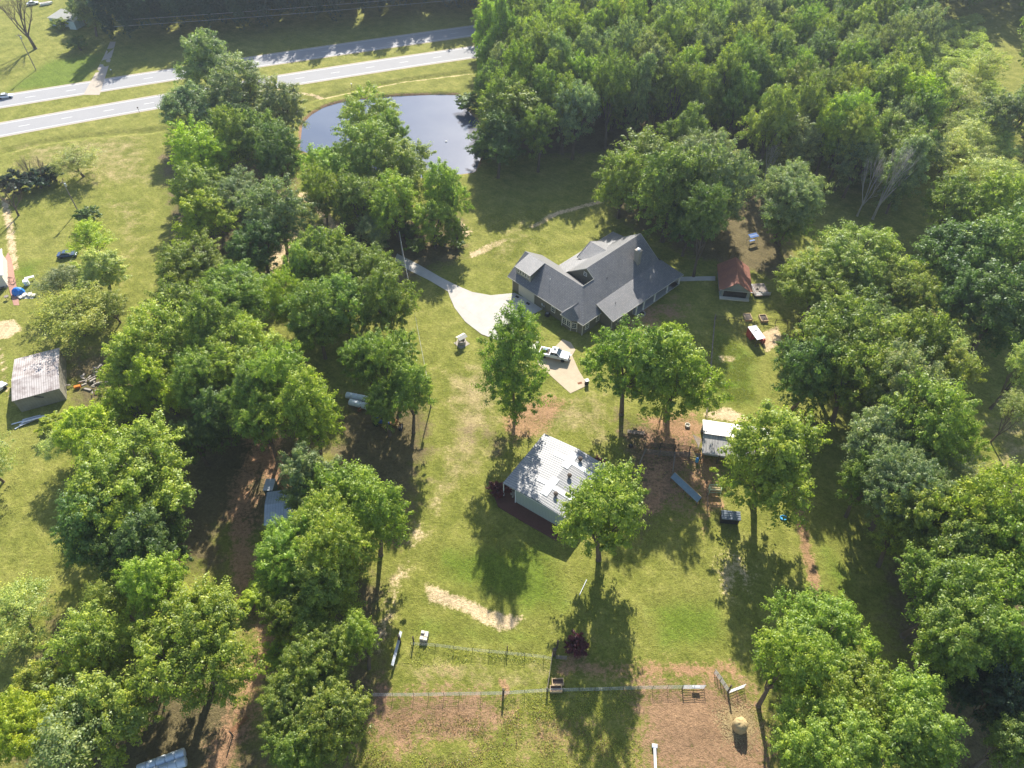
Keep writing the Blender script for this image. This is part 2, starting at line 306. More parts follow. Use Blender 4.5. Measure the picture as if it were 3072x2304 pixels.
def ground_mat():
    m, n, o = newmat('ground'); tc = N(n, 'ShaderNodeTexCoord'); v = tc.outputs['Object']
    a1 = N(n, 'ShaderNodeAttribute', attribute_name='m1'); a2 = N(n, 'ShaderNodeAttribute', attribute_name='m2')
    s1 = N(n, 'ShaderNodeSeparateColor'); L(n, a1.outputs['Color'], s1.inputs[0]); s2 = N(n, 'ShaderNodeSeparateColor'); L(n, a2.outputs['Color'], s2.inputs[0])
    nf = noise(n, v, 1.8, 6, .75); nm = noise(n, v, .28, 6, .7); nl = noise(n, v, .045, 4, .6); nff = noise(n, v, 6.5, 3, .7)
    base = ramp(n, nl, [(.3, (.17, .18, .030)), (.5, (.215, .21, .042)), (.7, (.265, .245, .065))])
    base = mix(n, .55, base, ramp(n, nm, [(.25, (.12, .165, .020)), (.5, (.20, .215, .042)), (.75, (.31, .28, .09))]))
    def br(mask, amt=1.3, k=.9, nn=None):
        t = math_(n, 'ADD', mask, math_(n, 'MULTIPLY', math_(n, 'SUBTRACT', nn or nf, .5), amt))
        return math_(n, 'MULTIPLY', ramp(n, t, [(.38, 0.0), (.66, 1.0)]), k)
    nav = math_(n, 'MULTIPLY', math_(n, 'ADD', nf, nm), .5)
    c = mix(n, br(s2.outputs[1], 1.0, .7, nm), base, (.40, .30, .165))
    c = mix(n, br(s2.outputs[0], .8, .85, nm), c, (.115, .17, .018))
    wv = N(n, 'ShaderNodeTexWave', wave_type='BANDS', bands_direction='DIAGONAL'); wv.inputs['Scale'].default_value = .28; wv.inputs['Distortion'].default_value = 3.5; wv.inputs['Detail'].default_value = 3; L(n, v, wv.inputs['Vector'])
    c = mix(n, 1.0, c, ramp(n, wv.outputs['Fac'], [(.2, .96), (.8, 1.03)]), 'MULTIPLY')
    c = mix(n, br(s2.outputs[2], 1.3, .75, nm), c, (.125, .085, .058))
    c = mix(n, br(s1.outputs[2], 2.6, .85, nav), c, (.29, .165, .105))
    c = mix(n, br(s1.outputs[1], 2.6, .85, nav), c, (.36, .205, .115))
    c = mix(n, br(s1.outputs[0], 2.2, .95, nav), c, (.60, .45, .27))
    c = mix(n, 1.0, c, ramp(n, nm, [(.3, .78), (.5, 1.0), (.72, 1.2)]), 'MULTIPLY'); c = mix(n, 1.0, c, ramp(n, nf, [(.28, .58), (.5, 1.0), (.75, 1.38)]), 'MULTIPLY')
    c = mix(n, 1.0, c, ramp(n, nff, [(.25, .65), (.5, 1.0), (.8, 1.3)]), 'MULTIPLY')
    b = N(n, 'ShaderNodeBsdfPrincipled'); L(n, c, b.inputs['Base Color']); b.inputs['Roughness'].default_value = .95; b.inputs['Specular IOR Level'].default_value = .1
    bp = N(n, 'ShaderNodeBump'); bp.inputs['Strength'].default_value = .9; bp.inputs['Distance'].default_value = .3
    L(n, math_(n, 'ADD', nf, math_(n, 'MULTIPLY', nff, .5)), bp.inputs['Height']); L(n, bp.outputs[0], b.inputs['Normal']); L(n, b.outputs[0], o.inputs[0]); return m
gme.materials.append(ground_mat()); go = bpy.data.objects.new('ground', gme); col.objects.link(go); tag(go, kind='structure')
# ---- pond water
m, n, o = newmat('water'); tc = N(n, 'ShaderNodeTexCoord'); b = N(n, 'ShaderNodeBsdfPrincipled')
L(n, ramp(n, noise(n, tc.outputs['Object'], .06, 3, .5), [(.35, (.03, .055, .11)), (.7, (.06, .085, .135))]), b.inputs['Base Color'])
b.inputs['Roughness'].default_value = .12; b.inputs['Specular IOR Level'].default_value = .9
bp = N(n, 'ShaderNodeBump'); bp.inputs['Strength'].default_value = .12; bp.inputs['Distance'].default_value = .05; L(n, noise(n, tc.outputs['Object'], 1.2, 3), bp.inputs['Height']); L(n, bp.outputs[0], b.inputs['Normal']); L(n, b.outputs[0], o.inputs[0])
cx = sum(p[0] for p in pond) / len(pond); cy = sum(p[1] for p in pond) / len(pond)
wb = MB(); wb.quad(*[(cx + (p[0] - cx) * 1.06, cy + (p[1] - cy) * 1.06, -.55) for p in reversed(pond)]); tag(wb.build('water', m), kind='structure')
# ---- roads
def strip(name, left, right, mtl, z):
    b = MB()
    for i in range(len(left) - 1):
        b.quad((*left[i], z), (*right[i], z), (*right[i + 1], z), (*left[i + 1], z))
    return b.build(name, mtl)
def P(x, y): return Vector(P3(x, y)[:2])
def ext(a, b, t): return [tuple(a[0] + (a[0] - a[1]) * t)] + [tuple(p) for p in a] + [tuple(a[-1] + (a[-1] - a[-2]) * b)]
def smoothline(pts, e0=1.0, e1=1.5, deg=2):
    a = np.array([tuple(P(*p)) for p in pts]); k = np.polyfit(a[:, 0], a[:, 1], deg)
    X = np.linspace(a[0, 0] - 150, a[-1, 0] + 260, 60)
    Y = np.where((X < a[0, 0]), np.polyval(k, a[0, 0]) + np.polyval(np.polyder(k), a[0, 0]) * (X - a[0, 0]), np.where(X > a[-1, 0], np.polyval(k, a[-1, 0]) + np.polyval(np.polyder(k), a[-1, 0]) * (X - a[-1, 0]), np.polyval(k, X)))
    return np.stack([X, Y], 1)
far_c = smoothline([(0, 101), (76, 90.5), (174, 74.5), (240, 63.3), (341, 49.3), (481, 29.7)])
near_c = smoothline([(0, 129.5), (77, 116.4), (164.5, 100.7), (341, 71.3), (479.5, 51.3)])
M['asphalt'] = pmat('asphalt', (.29, .285, .285), .9, var=.07, scale=.25, bump=.1)
M['paint'] = pmat('paint', (.78, .77, .74), .8, var=.1); M['gravel'] = pmat('gravel', (.40, .34, .27), .95, var=.25, scale=1.5)
def offs(c, d):
    t = np.gradient(c, axis=0); t /= np.linalg.norm(t, axis=1)[:, None]; return c + np.stack([-t[:, 1], t[:, 0]], 1) * d
for c, nm in ((far_c, 'road'), (near_c, 'road')):
    tag(strip('gravel_shoulder', offs(c, 5.4), offs(c, -5.4), M['gravel'], .004), kind='structure')
    tag(strip(nm, offs(c, 4.7), offs(c, -4.7), M['asphalt'], .012), kind='structure')
    for d in (4.0, -4.0):
        tag(strip('road_marking', offs(c, d + .09), offs(c, d - .09), M['paint'], .017), kind='structure')
    seg = np.linalg.norm(np.diff(c, axis=0), axis=1); s_ = np.concatenate([[0], np.cumsum(seg)]); b = MB()
    for q in np.arange(0, s_[-1] - 4, 12.2):
        u = np.array([[np.interp(q, s_, c[:, k]) for k in (0, 1)], [np.interp(q + 3.1, s_, c[:, k]) for k in (0, 1)]]); a_, b_ = offs(u, .075), offs(u, -.075)
        b.quad((*a_[0], .017), (*b_[0], .017), (*b_[1], .017), (*a_[1], .017))
    tag(b.build('road_marking', M['paint']), kind='structure')
def sheet(name, pts, mtl, z, f=G, n_s=0):
    p = [tuple(f(*q)[:2]) for q in pts]; b = MB(); b.quad(*[(x, y, z) for x, y in p]); o = b.build(name, mtl); return tag(o, kind='structure')
def slabst(name, pts, mtl, z, f=G):
    p = [tuple(f(*q)[:2]) for q in pts]; b = MB(); b.prism(p, -.2, z); return tag(b.build(name, mtl), kind='structure')
def conc(name, c, joint):
    m, n, o = newmat(name); tc = N(n, 'ShaderNodeTexCoord'); mp = N(n, 'ShaderNodeMapping'); mp.inputs['Rotation'].default_value = (0, 0, R(44)); L(n, tc.outputs['Object'], mp.inputs[0])
    br = N(n, 'ShaderNodeTexBrick', offset=0.0); L(n, mp.outputs[0], br.inputs['Vector']); br.inputs['Scale'].default_value = 1; br.inputs['Brick Width'].default_value = joint; br.inputs['Row Height'].default_value = joint
    br.inputs['Mortar Size'].default_value = .012; br.inputs['Color1'].default_value = (*c, 1); br.inputs['Color2'].default_value = (*[x * .94 for x in c], 1); br.inputs['Mortar'].default_value = (*[x * .7 for x in c], 1)
    cc = mix(n, 1.0, br.outputs[0], ramp(n, noise(n, tc.outputs['Object'], .5, 6, .7), [(.3, .86), (.7, 1.05)]), 'MULTIPLY')
    b = N(n, 'ShaderNodeBsdfPrincipled'); L(n, cc, b.inputs['Base Color']); b.inputs['Roughness'].default_value = .9; b.inputs['Specular IOR Level'].default_value = .2; L(n, b.outputs[0], o.inputs[0]); return m
M['conc_a'] = conc('conc_a', (.47, .44, .39), 4.2); M['conc_b'] = conc('conc_b', (.46, .375, .26), 5.0)
# garage apron with its curved edges, lane up to it, and the parking pad by the truck
slabst('driveway', DRIVE, M['conc_a'], .05)
slabst('parking_pad', PAD, M['conc_b'], .05)
slabst('driveway_branch', [(180, 205), (215, 205), (232, 152), (245, 110), (250, 90), (238, 90), (225, 120), (205, 160)], M['gravel'], .02)
slabst('concrete_strip', [(1440, 608), (1545, 606), (1545, 597), (1440, 599)], M['conc_a'], .08)
# ================================================================ TREES
def leaf_mat(name, trans=.42):
    m, n, o = newmat(name); oi = N(n, 'ShaderNodeObjectInfo'); at = N(n, 'ShaderNodeAttribute', attribute_name='lv')
    c = mix(n, 1.0, oi.outputs['Color'], ramp(n, at.outputs['Fac'], [(0, (.62, .68, .7)), (.5, (1, 1, 1)), (1, (1.5, 1.32, 1.0))]), 'MULTIPLY')
    tc = N(n, 'ShaderNodeTexCoord'); c = mix(n, .6, c, mix(n, 1.0, c, ramp(n, noise(n, tc.outputs['Object'], 2.2, 3), [(.3, (.7, .75, .9)), (.7, (1.35, 1.2, .95))]), 'MULTIPLY'))
    d = N(n, 'ShaderNodeBsdfDiffuse'); t = N(n, 'ShaderNodeBsdfTranslucent'); L(n, c, d.inputs[0]); L(n, mix(n, 1.0, c, (1.2, 1.5, .7), 'MULTIPLY'), t.inputs[0])
    ms = N(n, 'ShaderNodeMixShader'); ms.inputs[0].default_value = trans; L(n, d.outputs[0], ms.inputs[1]); L(n, t.outputs[0], ms.inputs[2])
    g = N(n, 'ShaderNodeBsdfGlossy'); g.inputs['Roughness'].default_value = .45; g.inputs[0].default_value = (.9, .95, 1, 1)
    m2_ = N(n, 'ShaderNodeMixShader'); m2_.inputs[0].default_value = .02; L(n, ms.outputs[0], m2_.inputs[1]); L(n, g.outputs[0], m2_.inputs[2]); L(n, m2_.outputs[0], o.inputs[0]); return m
M['leaf'] = leaf_mat('leaf')
def rdir(k, r):
    d = r.normal(size=(k, 3)); return d / np.linalg.norm(d, axis=1)[:, None]
def leaves_mesh(name, pts, nrm, size, r, mtl=None):
    k = len(pts); nrm = nrm / (np.linalg.norm(nrm, axis=1)[:, None] + 1e-9); a = np.cross(nrm, rdir(k, r)); a /= np.linalg.norm(a, axis=1)[:, None] + 1e-9; b = np.cross(nrm, a)
    s = size * (.6 + .8 * r.random((k, 1))); a = a * s; b = b * s * .62
    co = np.stack([pts - a, pts + b, pts + a, pts - b], 1).reshape(-1, 3)
    me = bpy.data.meshes.new(name); me.vertices.add(k * 4); me.vertices.foreach_set('co', co.ravel()); me.loops.add(k * 4); me.loops.foreach_set('vertex_index', np.arange(k * 4))
    me.polygons.add(k); me.polygons.foreach_set('loop_start', np.arange(0, k * 4, 4)); me.update()
    return me
def crown(name, seed, nl, lr, nsub, leaves, size, shape='round', fill=.25, subr=.36):
    r = np.random.default_rng(seed); C = []; Rr = []
    for i in range(nl):
        for _ in range(60):
            d = rdir(1, r)[0]
            rad = r.random() ** .45 * (1 - lr * .8)
            p = d * rad
            if shape == 'tall': p[2] = (r.random() * 2 - 1) * .86; wv = math.cos(p[2] * 1.25) * .62; p[:2] = rdir(1, r)[0][:2] * wv * r.random() ** .5
            if shape == 'wide': p[2] = abs(p[2]) * .9 - .35
            if all(np.linalg.norm(p - c) > lr * .55 for c in C): break
        C.append(p); Rr.append(lr * (.7 + .6 * r.random()))
    C = np.array(C); Rr = np.array(Rr)
    idx = r.integers(0, nl, nsub); sd_ = rdir(nsub, r); sd_[:, 2] = np.where(r.random(nsub) < .75, np.abs(sd_[:, 2]), sd_[:, 2])
    sc_ = C[idx] + sd_ * Rr[idx][:, None] * (.55 + .75 * r.random((nsub, 1)) ** 1.3); sr = lr * subr * (.5 + .95 * r.random(nsub))
    # drop sub clumps buried in other lobes
    dm = np.linalg.norm(sc_[:, None] - C[None], axis=2) / Rr[None]; dm[np.arange(nsub), idx] = 9; keep = (dm.min(1) > .72) | (r.random(nsub) < fill); sc_, sr = sc_[keep], sr[keep]; tone = r.random(len(sc_))
    k = leaves; j = r.integers(0, len(sc_), k); d = rdir(k, r); d[:, 2] = np.where(r.random(k) < .55, np.abs(d[:, 2]), d[:, 2])
    ax = sc_ - C[idx[keep]]; ax /= np.linalg.norm(ax, axis=1)[:, None] + 1e-9; ax[:, 2] *= .6
    q = d * sr[j][:, None] * (.25 + .85 * r.random((k, 1))); al = (q * ax[j]).sum(1)[:, None] * ax[j]; pts = sc_[j] + q * .85 + al * .9
    nr = d * 1.0 + rdir(k, r) * .62 + np.array([0, 0, .45]) + C[idx[keep]][j] * .5
    me = leaves_mesh(name, pts, nr, size, r); at = me.attributes.new('lv', 'FLOAT', 'FACE')
    at.data.foreach_set('value', np.clip(.5 + (tone[j] - .5) * .6 + (r.random(k) - .5) * .8, 0, 1)); me.materials.append(M['leaf']); return me
def branch_mesh(name, seed, mtl, spread=1.0, levels=3, top=.8, tw=.055, lean=.1, split=.32, nb=5):
    r = random.Random(seed); b = MB()
    def grow(p, d, ln, rad, lv):
        q = p; segs = 3
        for i in range(segs):
            d2 = (d + Vector((r.uniform(-.25, .25), r.uniform(-.25, .25), r.uniform(-.05, .2)))).normalized(); e = q + d2 * ln / segs
            r1 = rad * (1 - i / segs * .5); r2 = rad * (1 - (i + 1) / segs * .5); b.tube(q, e, r1, r2, 6 if lv > 1 else 4, cap=False); q = e; d = d2
            if lv > 0 and i > 0:
                for _ in range(2 if lv > 1 else 2):
                    a = r.uniform(0, 6.28); nd = (d + Vector((math.cos(a), math.sin(a), r.uniform(-.1, .4))) * .9).normalized(); grow(q, nd, ln * r.uniform(.5, .75), r2 * .6, lv - 1)
        if lv > 0: grow(q, d, ln * .6, rad * .5, lv - 1)
    base = Vector((0, 0, 0)); t = Vector((r.uniform(-lean, lean), r.uniform(-lean, lean), split)); b.tube(base - Vector((0, 0, .03)), Vector((0, 0, .03)), tw * 1.5, tw * 1.1, 8); b.tube(Vector((0, 0, .03)), t, tw * 1.1, tw * .8, 8)
    for i in range(nb):
        a = i / nb * 6.28 + r.uniform(-.5, .5); d = Vector((math.cos(a) * .75 * spread, math.sin(a) * .75 * spread, .75)).normalized(); grow(t - Vector((0, 0, r.uniform(0, .1))), d, .52 * top, tw * .5, levels - 1)
    grow(t, Vector((0, 0, 1)), .5 * top, tw * .6, levels - 1)
    me = bpy.data.meshes.new(name); me.from_pydata(b.v, [], b.f); me.materials.append(mtl); me.polygons.foreach_set('use_smooth', [True] * len(me.polygons)); return me
CR = {'round': [crown('crown', s, 15, .40, 620, 36000, .0240, subr=.27) for s in (1, 2, 3)],
      'wide': [crown('crown', s, 28, .28, 1300, 84000, .0152, 'wide', subr=.27) for s in (11, 12)],
      'tall': [crown('crown', s, 18, .33, 640, 31000, .0255, 'tall', subr=.28) for s in (21, 22, 23)],
      'sparse': [crown('crown', s, 14, .38, 420, 15000, .020, fill=.6, subr=.3) for s in (31, 32)],
      'shrub': [crown('crown', s, 9, .5, 110, 5000, .075) for s in (41, 42)],
      'single': [crown('crown', s, 22, .36, 800, 42000, .0200, 'tall', subr=.27) for s in (51,)]}
TR = {'leafy': [branch_mesh('trunk', s, M['bark'], .8, 2, .8) for s in (1, 2, 3)], 'sparse': [branch_mesh('trunk', s, M['bark'], 1.25, 4, .8, .05, nb=4) for s in (4, 5)],
      'tall': [branch_mesh('trunk', s, M['bark'], .4, 2, .7, .035, split=.6) for s in (6, 7)], 'dead': [branch_mesh('trunk', s, M['pale_bark'], 1.0, 4, .9, .045, nb=3, split=.28) for s in (8, 9)]}
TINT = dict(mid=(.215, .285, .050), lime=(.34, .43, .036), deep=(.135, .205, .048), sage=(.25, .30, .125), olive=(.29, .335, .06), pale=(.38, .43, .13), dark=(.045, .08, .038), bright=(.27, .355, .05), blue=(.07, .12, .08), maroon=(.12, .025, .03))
tree_i = 0
def tree(loc, H, Rr, V, kind, tint, label, name='tree', cat='tree', group=None, trunk=None):
    global tree_i; tree_i += 1; r = random.Random(tree_i * 13)
    t = thing(name, label, cat, loc, r.uniform(0, 6.28), group)
    me = CR[kind][tree_i % len(CR[kind])]; c = bpy.data.objects.new('crown', me); col.objects.link(c); c.parent = t
    c.scale = (Rr * r.uniform(.93, 1.07), Rr * r.uniform(.93, 1.07), V); c.location = (0, 0, H - V * .95)
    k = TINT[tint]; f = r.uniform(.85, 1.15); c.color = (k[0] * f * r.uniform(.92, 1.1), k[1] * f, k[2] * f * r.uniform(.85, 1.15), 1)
    tk = trunk or ('sparse' if kind == 'sparse' else 'tall' if kind in ('tall', 'single') else 'leafy')
    tm = TR[tk][tree_i % len(TR[tk])]; b = bpy.data.objects.new('trunk', tm); col.objects.link(b); b.parent = t; hs = H * (.82 if tk != 'sparse' else .8)
    b.scale = ((Rr + 2.5) * .8 if tk != 'sparse' else Rr * .85, (Rr + 2.5) * .8 if tk != 'sparse' else Rr * .85, hs)
    return t
KW = {'round': 'round-crowned', 'wide': 'broad spreading', 'tall': 'tall narrow', 'sparse': 'thin-leaved', 'single': 'tall upright', 'shrub': 'low bushy'}
TWD = {'mid': 'mid green', 'lime': 'bright lime green', 'deep': 'deep green', 'sage': 'grey-green', 'olive': 'olive yellow-green', 'pale': 'pale yellow-green', 'dark': 'dark green', 'bright': 'fresh green', 'blue': 'dark bluish green', 'maroon': 'dark maroon'}
def T(x, y, rp, H, kind, tint, where, Vf=None, group=None):
    Vk = {'round': 1.35, 'wide': 1.1, 'tall': 1.9, 'sparse': .85, 'shrub': .85, 'single': 1.75}[kind]
    H = H * 1.22 if H < 20 and kind not in ('shrub', 'sparse') else H; c0 = G(x, y, H * .6); Rr = rp * mpp(c0) * 1.1; V = Rr * (Vf or Vk); V = min(V, H * .46 if kind != 'shrub' else H * .6)
    c = G(x, y, H - V * .95); Rr = rp * mpp(c) * 1.1
    lab = '%s %s %s %s' % (TWD[tint], KW[kind], 'shrub' if kind == 'shrub' else 'tree', where)
    return tree((c[0], c[1], 0), H, Rr, V, kind, tint, lab, 'shrub' if kind == 'shrub' else 'tree', 'shrub' if kind == 'shrub' else 'tree', group)
SPEC = [
 # clump between the highway and the field
 (450, 150, 62, 17, 'round', 'sage', 'highest of the clump beside the highway'), (420, 235, 68, 15, 'round', 'sage', 'at the left end of the highway clump'), (520, 205, 72, 17, 'round', 'sage', 'in the middle of the highway clump'),
 (598, 240, 62, 15, 'round', 'sage', 'at the right end of the highway clump by the pond'), (500, 270, 52, 14, 'round', 'deep', 'low at the front of the highway clump'),
 (430, 345, 64, 15, 'round', 'lime', 'on the left edge of the field below the highway clump'), (498, 312, 50, 16, 'round', 'bright', 'just right of the lime tree by the field'), (560, 300, 56, 16, 'round', 'mid', 'between the lime tree and the pond'), (610, 345, 56, 15, 'round', 'deep', 'beside the left bank of the pond'),
 (440, 425, 62, 14, 'round', 'mid', 'at the field edge, above the small lime tree'), (525, 420, 72, 14, 'wide', 'sage', 'above the driveway bend, grey leaved'), (600, 470, 66, 15, 'round', 'sage', 'beside the sandy driveway bend'), (446, 482, 62, 12, 'round', 'lime', 'jutting into the field halfway down'), (560, 530, 62, 14, 'round', 'deep', 'in the shade below the driveway bend'),
 # pond front
 (795, 268, 66, 15, 'round', 'bright', 'overhanging the near bank of the pond'), (845, 300, 36, 15, 'round', 'mid', 'small one at the water edge of the near bank'), (715, 370, 68, 15, 'round', 'bright', 'left of the pond-side group'), (800, 345, 68, 16, 'round', 'mid', 'in the middle of the pond-side group'), (880, 375, 68, 15, 'round', 'mid', 'right of the pond-side group, facing the water'),
 (770, 430, 58, 15, 'round', 'mid', 'at the front left of the pond-side group'), (855, 450, 58, 14, 'round', 'bright', 'at the front of the pond-side group'), (965, 420, 48, 15, 'round', 'bright', 'alone at the right end of the pond-side group'), (935, 475, 48, 12, 'round', 'bright', 'low beside the lawn below the pond'), (690, 420, 40, 14, 'round', 'bright', 'beside the driveway, left of the pond group'), (985, 500, 26, 8, 'round', 'mid', 'small one at the lawn edge below the pond'), (800, 500, 38, 9, 'round', 'sage', 'small one over the yard light pole'),
 # central left mass
 (425, 575, 88, 15, 'wide', 'mid', 'at the top of the large left grove'), (500, 640, 96, 17, 'wide', 'mid', 'with layered crown in the left grove'), (405, 670, 70, 15, 'round', 'mid', 'on the left side of the large grove'), (350, 745, 82, 14, 'round', 'bright', 'on the field side of the large grove'), (290, 800, 62, 12, 'round', 'bright', 'at the far left of the large grove'),
 (510, 765, 108, 21, 'wide', 'bright', 'largest of the left grove, over the shady yard'), (620, 650, 44, 14, 'round', 'lime', 'brightest in the middle of the left grove'), (460, 720, 60, 17, 'round', 'mid', 'behind the largest grove tree'),
 (700, 560, 72, 16, 'round', 'mid', 'at the driveway bend above the right part of the grove'), (780, 590, 84, 17, 'wide', 'mid', 'largest beside the concrete drive'), (835, 660, 60, 15, 'round', 'mid', 'beside the garage drive, lower'), (740, 660, 62, 16, 'round', 'mid', 'between the grove and the garage drive'), (680, 690, 56, 15, 'round', 'mid', 'in the dark middle of the grove'), (650, 590, 44, 14, 'round', 'bright', 'near the sandy drive in the grove'),
 (790, 775, 52, 15, 'round', 'mid', 'above the wrapped bales'), (850, 800, 60, 15, 'round', 'mid', 'beside the leaning pole'), (880, 850, 50, 14, 'round', 'mid', 'over the tractor, right'), (828, 870, 44, 12, 'round', 'mid', 'over the tractor, left'),
 (610, 830, 62, 18, 'round', 'bright', 'to the right of the largest grove tree'), (660, 890, 74, 18, 'round', 'bright', 'at the lower right corner of the grove'), (560, 900, 56, 16, 'round', 'mid', 'below the largest grove tree'), (430, 830, 52, 15, 'round', 'mid', 'below the field side of the grove'), (350, 835, 56, 12, 'round', 'lime', 'two lobed at the lower left of the grove'), (280, 870, 40, 10, 'round', 'lime', 'small beside the scrap pile'),
 # left orchard
 (195, 520, 52, 9, 'sparse', 'lime', 'beside the round dark bush in the field'), (215, 590, 50, 9, 'round', 'pale', 'beside the blue-tarp yard'), (130, 610, 55, 9, 'sparse', 'sage', 'behind the blue tarp'), (160, 680, 92, 10, 'sparse', 'olive', 'spreading wide above the left shed'), (240, 660, 45, 9, 'sparse', 'olive', 'at the field edge above the left shed'), (60, 660, 0, 9, 'sparse', 'olive', ''),
 (190, 925, 62, 10, 'round', 'lime', 'low beside the left shed'), (150, 960, 56, 8, 'sparse', 'pale', 'small below the left shed'), (190, 1060, 40, 8, 'sparse', 'pale', 'small left of the big oak'),
 (300, 1035, 152, 19, 'wide', 'bright', 'biggest on the left side, standing alone by the clay track'), (215, 1140, 70, 14, 'round', 'deep', 'in the shade below the big left oak'), (330, 1180, 80, 14, 'round', 'deep', 'beside the clay track below the big left oak'),
 (165, 350, 56, 8, 'sparse', 'pale', 'thin, standing alone in the field below the highway'),
 (400, 1390, 142, 19, 'wide', 'bright', 'big, at the lower left beside the clay track'), (330, 1260, 60, 16, 'round', 'bright', 'topmost of the lower left clump'), (250, 1300, 62, 13, 'sparse', 'olive', 'thin at the top of the lower left clump'), (215, 1400, 82, 13, 'round', 'olive', 'on the left of the lower left clump'),
 (170, 1580, 115, 17, 'sparse', 'sage', 'with bare limbs in the lower left corner'), (230, 1540, 95, 15, 'round', 'olive', 'behind the bare limbs in the lower left corner'), (55, 1560, 90, 16, 'wide', 'lime', 'in the lower left corner of the photo'), (35, 1330, 85, 9, 'sparse', 'pale', 'thin at the left edge of the meadow'), (100, 1480, 60, 12, 'round', 'olive', 'between the corner trees at lower left'), (-30, 1000, 60, 10, 'sparse', 'pale', 'thin at the left photo edge below the shed'),
 # trees over the hidden metal roof
 (668, 1050, 64, 14, 'round', 'sage', 'grey-leaved, above the hidden blue metal roof'), (740, 1070, 74, 15, 'round', 'bright', 'behind the hidden blue metal roof'), (705, 1135, 60, 14, 'round', 'bright', 'right over the hidden blue metal roof'), (800, 1115, 76, 16, 'round', 'bright', 'right of the hidden blue metal roof'), (645, 1190, 90, 16, 'wide', 'bright', 'in front of the hidden blue metal roof'), (730, 1190, 72, 17, 'round', 'bright', 'beside the dry track, right of the hidden roof'), (690, 1290, 76, 14, 'round', 'mid', 'on the slope below the hidden roof'), (630, 1330, 60, 12, 'round', 'mid', 'beside the clay track below the hidden roof'),
 (700, 1430, 92, 15, 'wide', 'mid', 'open crowned beside the lower fence corner'), (770, 1370, 44, 13, 'round', 'bright', 'small above the lower fence corner'), (630, 1530, 78, 13, 'wide', 'mid', 'beside the clay track at the bottom'), (720, 1560, 72, 13, 'round', 'mid', 'at the bottom, left of the ploughed patch'), (650, 1620, 60, 12, 'round', 'mid', 'lowest along the clay track'),
 # yard trees
 (1112, 800, 76, 25, 'single', 'mid', 'alone between the well and the pickup'), (1358, 805, 80, 21, 'round', 'mid', 'left one of the pair right of the pickup', 1.6), (1462, 815, 86, 20, 'round', 'bright', 'right one of the pair right of the pickup', 1.6), (1450, 735, 34, 14, 'round', 'lime', 'small lime one behind the pair'),
 (1308, 1125, 92, 21, 'round', 'bright', 'beside the white metal barn'), (1668, 1005, 106, 22, 'round', 'bright', 'over the long metal shed roof'),
 (1775, 1385, 118, 20, 'wide', 'bright', 'big, at the lower right beside the pen'), (1700, 1440, 74, 17, 'round', 'bright', 'beside the hay bale pen'), (1830, 1500, 112, 20, 'wide', 'bright', 'second big one at the lower right'), (1960, 1520, 74, 16, 'round', 'bright', 'right of the big lower right trees'), (1780, 1600, 110, 18, 'wide', 'bright', 'lowest of the big lower right trees'), (1960, 1620, 95, 17, 'round', 'mid', 'at the bottom right of the frame'),
 # right band
 (1855, 560, 112, 18, 'wide', 'olive', 'flat topped, right of the red roofed shed'), (1760, 620, 84, 15, 'wide', 'olive', 'left limb side of the flat topped oak'), (1950, 620, 84, 15, 'wide', 'olive', 'right limb side of the flat topped oak'), (1880, 690, 90, 14, 'wide', 'deep', 'below the flat topped oak'),
 (1800, 745, 84, 17, 'round', 'mid', 'beside the chicken coop lawn, upper'), (1745, 810, 74, 15, 'round', 'deep', 'beside the chicken coop lawn, lower'), (1900, 760, 84, 17, 'round', 'mid', 'in the middle of the right band'), (1840, 830, 84, 16, 'round', 'mid', 'in the right band above the shed path'), (1965, 770, 72, 18, 'round', 'mid', 'in the right band beside the pale one'), (2045, 760, 62, 15, 'sparse', 'pale', 'pale one on the right edge of the band'),
 (1935, 850, 76, 18, 'round', 'sage', 'in the right band, grey leaved, upper'), (2030, 830, 66, 16, 'round', 'olive', 'on the meadow side of the right band'), (1890, 950, 72, 17, 'round', 'sage', 'above the path, right of the shed'), (1990, 930, 84, 19, 'round', 'mid', 'in the right band beside the meadow, upper'), (2060, 950, 56, 15, 'round', 'bright', 'at the meadow corner of the right band'), (1960, 1030, 90, 19, 'wide', 'sage', 'in the right band beside the meadow, lower'), (2060, 1030, 62, 16, 'sparse', 'sage', 'with bare twigs beside the meadow'), (1875, 1040, 50, 13, 'round', 'mid', 'small in the right band over the path'),
 (2040, 1120, 84, 18, 'round', 'bright', 'below the meadow, left'), (2140, 1110, 84, 18, 'round', 'bright', 'below the meadow, right'), (1960, 1140, 66, 15, 'round', 'mid', 'beside the path below the right band'), (2060, 1200, 84, 17, 'round', 'mid', 'right of the grass strip, upper'), (2170, 1190, 84, 17, 'round', 'bright', 'at the right photo edge, below the meadow'), (2040, 1280, 84, 18, 'round', 'mid', 'right of the grass strip, middle'), (2150, 1290, 90, 18, 'round', 'bright', 'at the right photo edge, middle'), (2050, 1370, 74, 18, 'round', 'mid', 'right of the grass strip, lower'), (2130, 1400, 74, 17, 'round', 'mid', 'at the right photo edge, lower'), (2210, 1420, 60, 16, 'round', 'bright', 'cut by the right photo edge'),
 (2150, 1520, 70, 13, 'round', 'dark', 'in the dark lower right corner'), (2060, 1470, 55, 11, 'round', 'dark', 'in deep shade at lower right'), (2200, 1600, 60, 14, 'round', 'deep', 'in the bottom right corner'), (2210, 790, 40, 14, 'round', 'pale', 'at the right edge above the meadow'), (2200, 880, 40, 13, 'sparse', 'pale', 'thin at the right edge beside the meadow'),
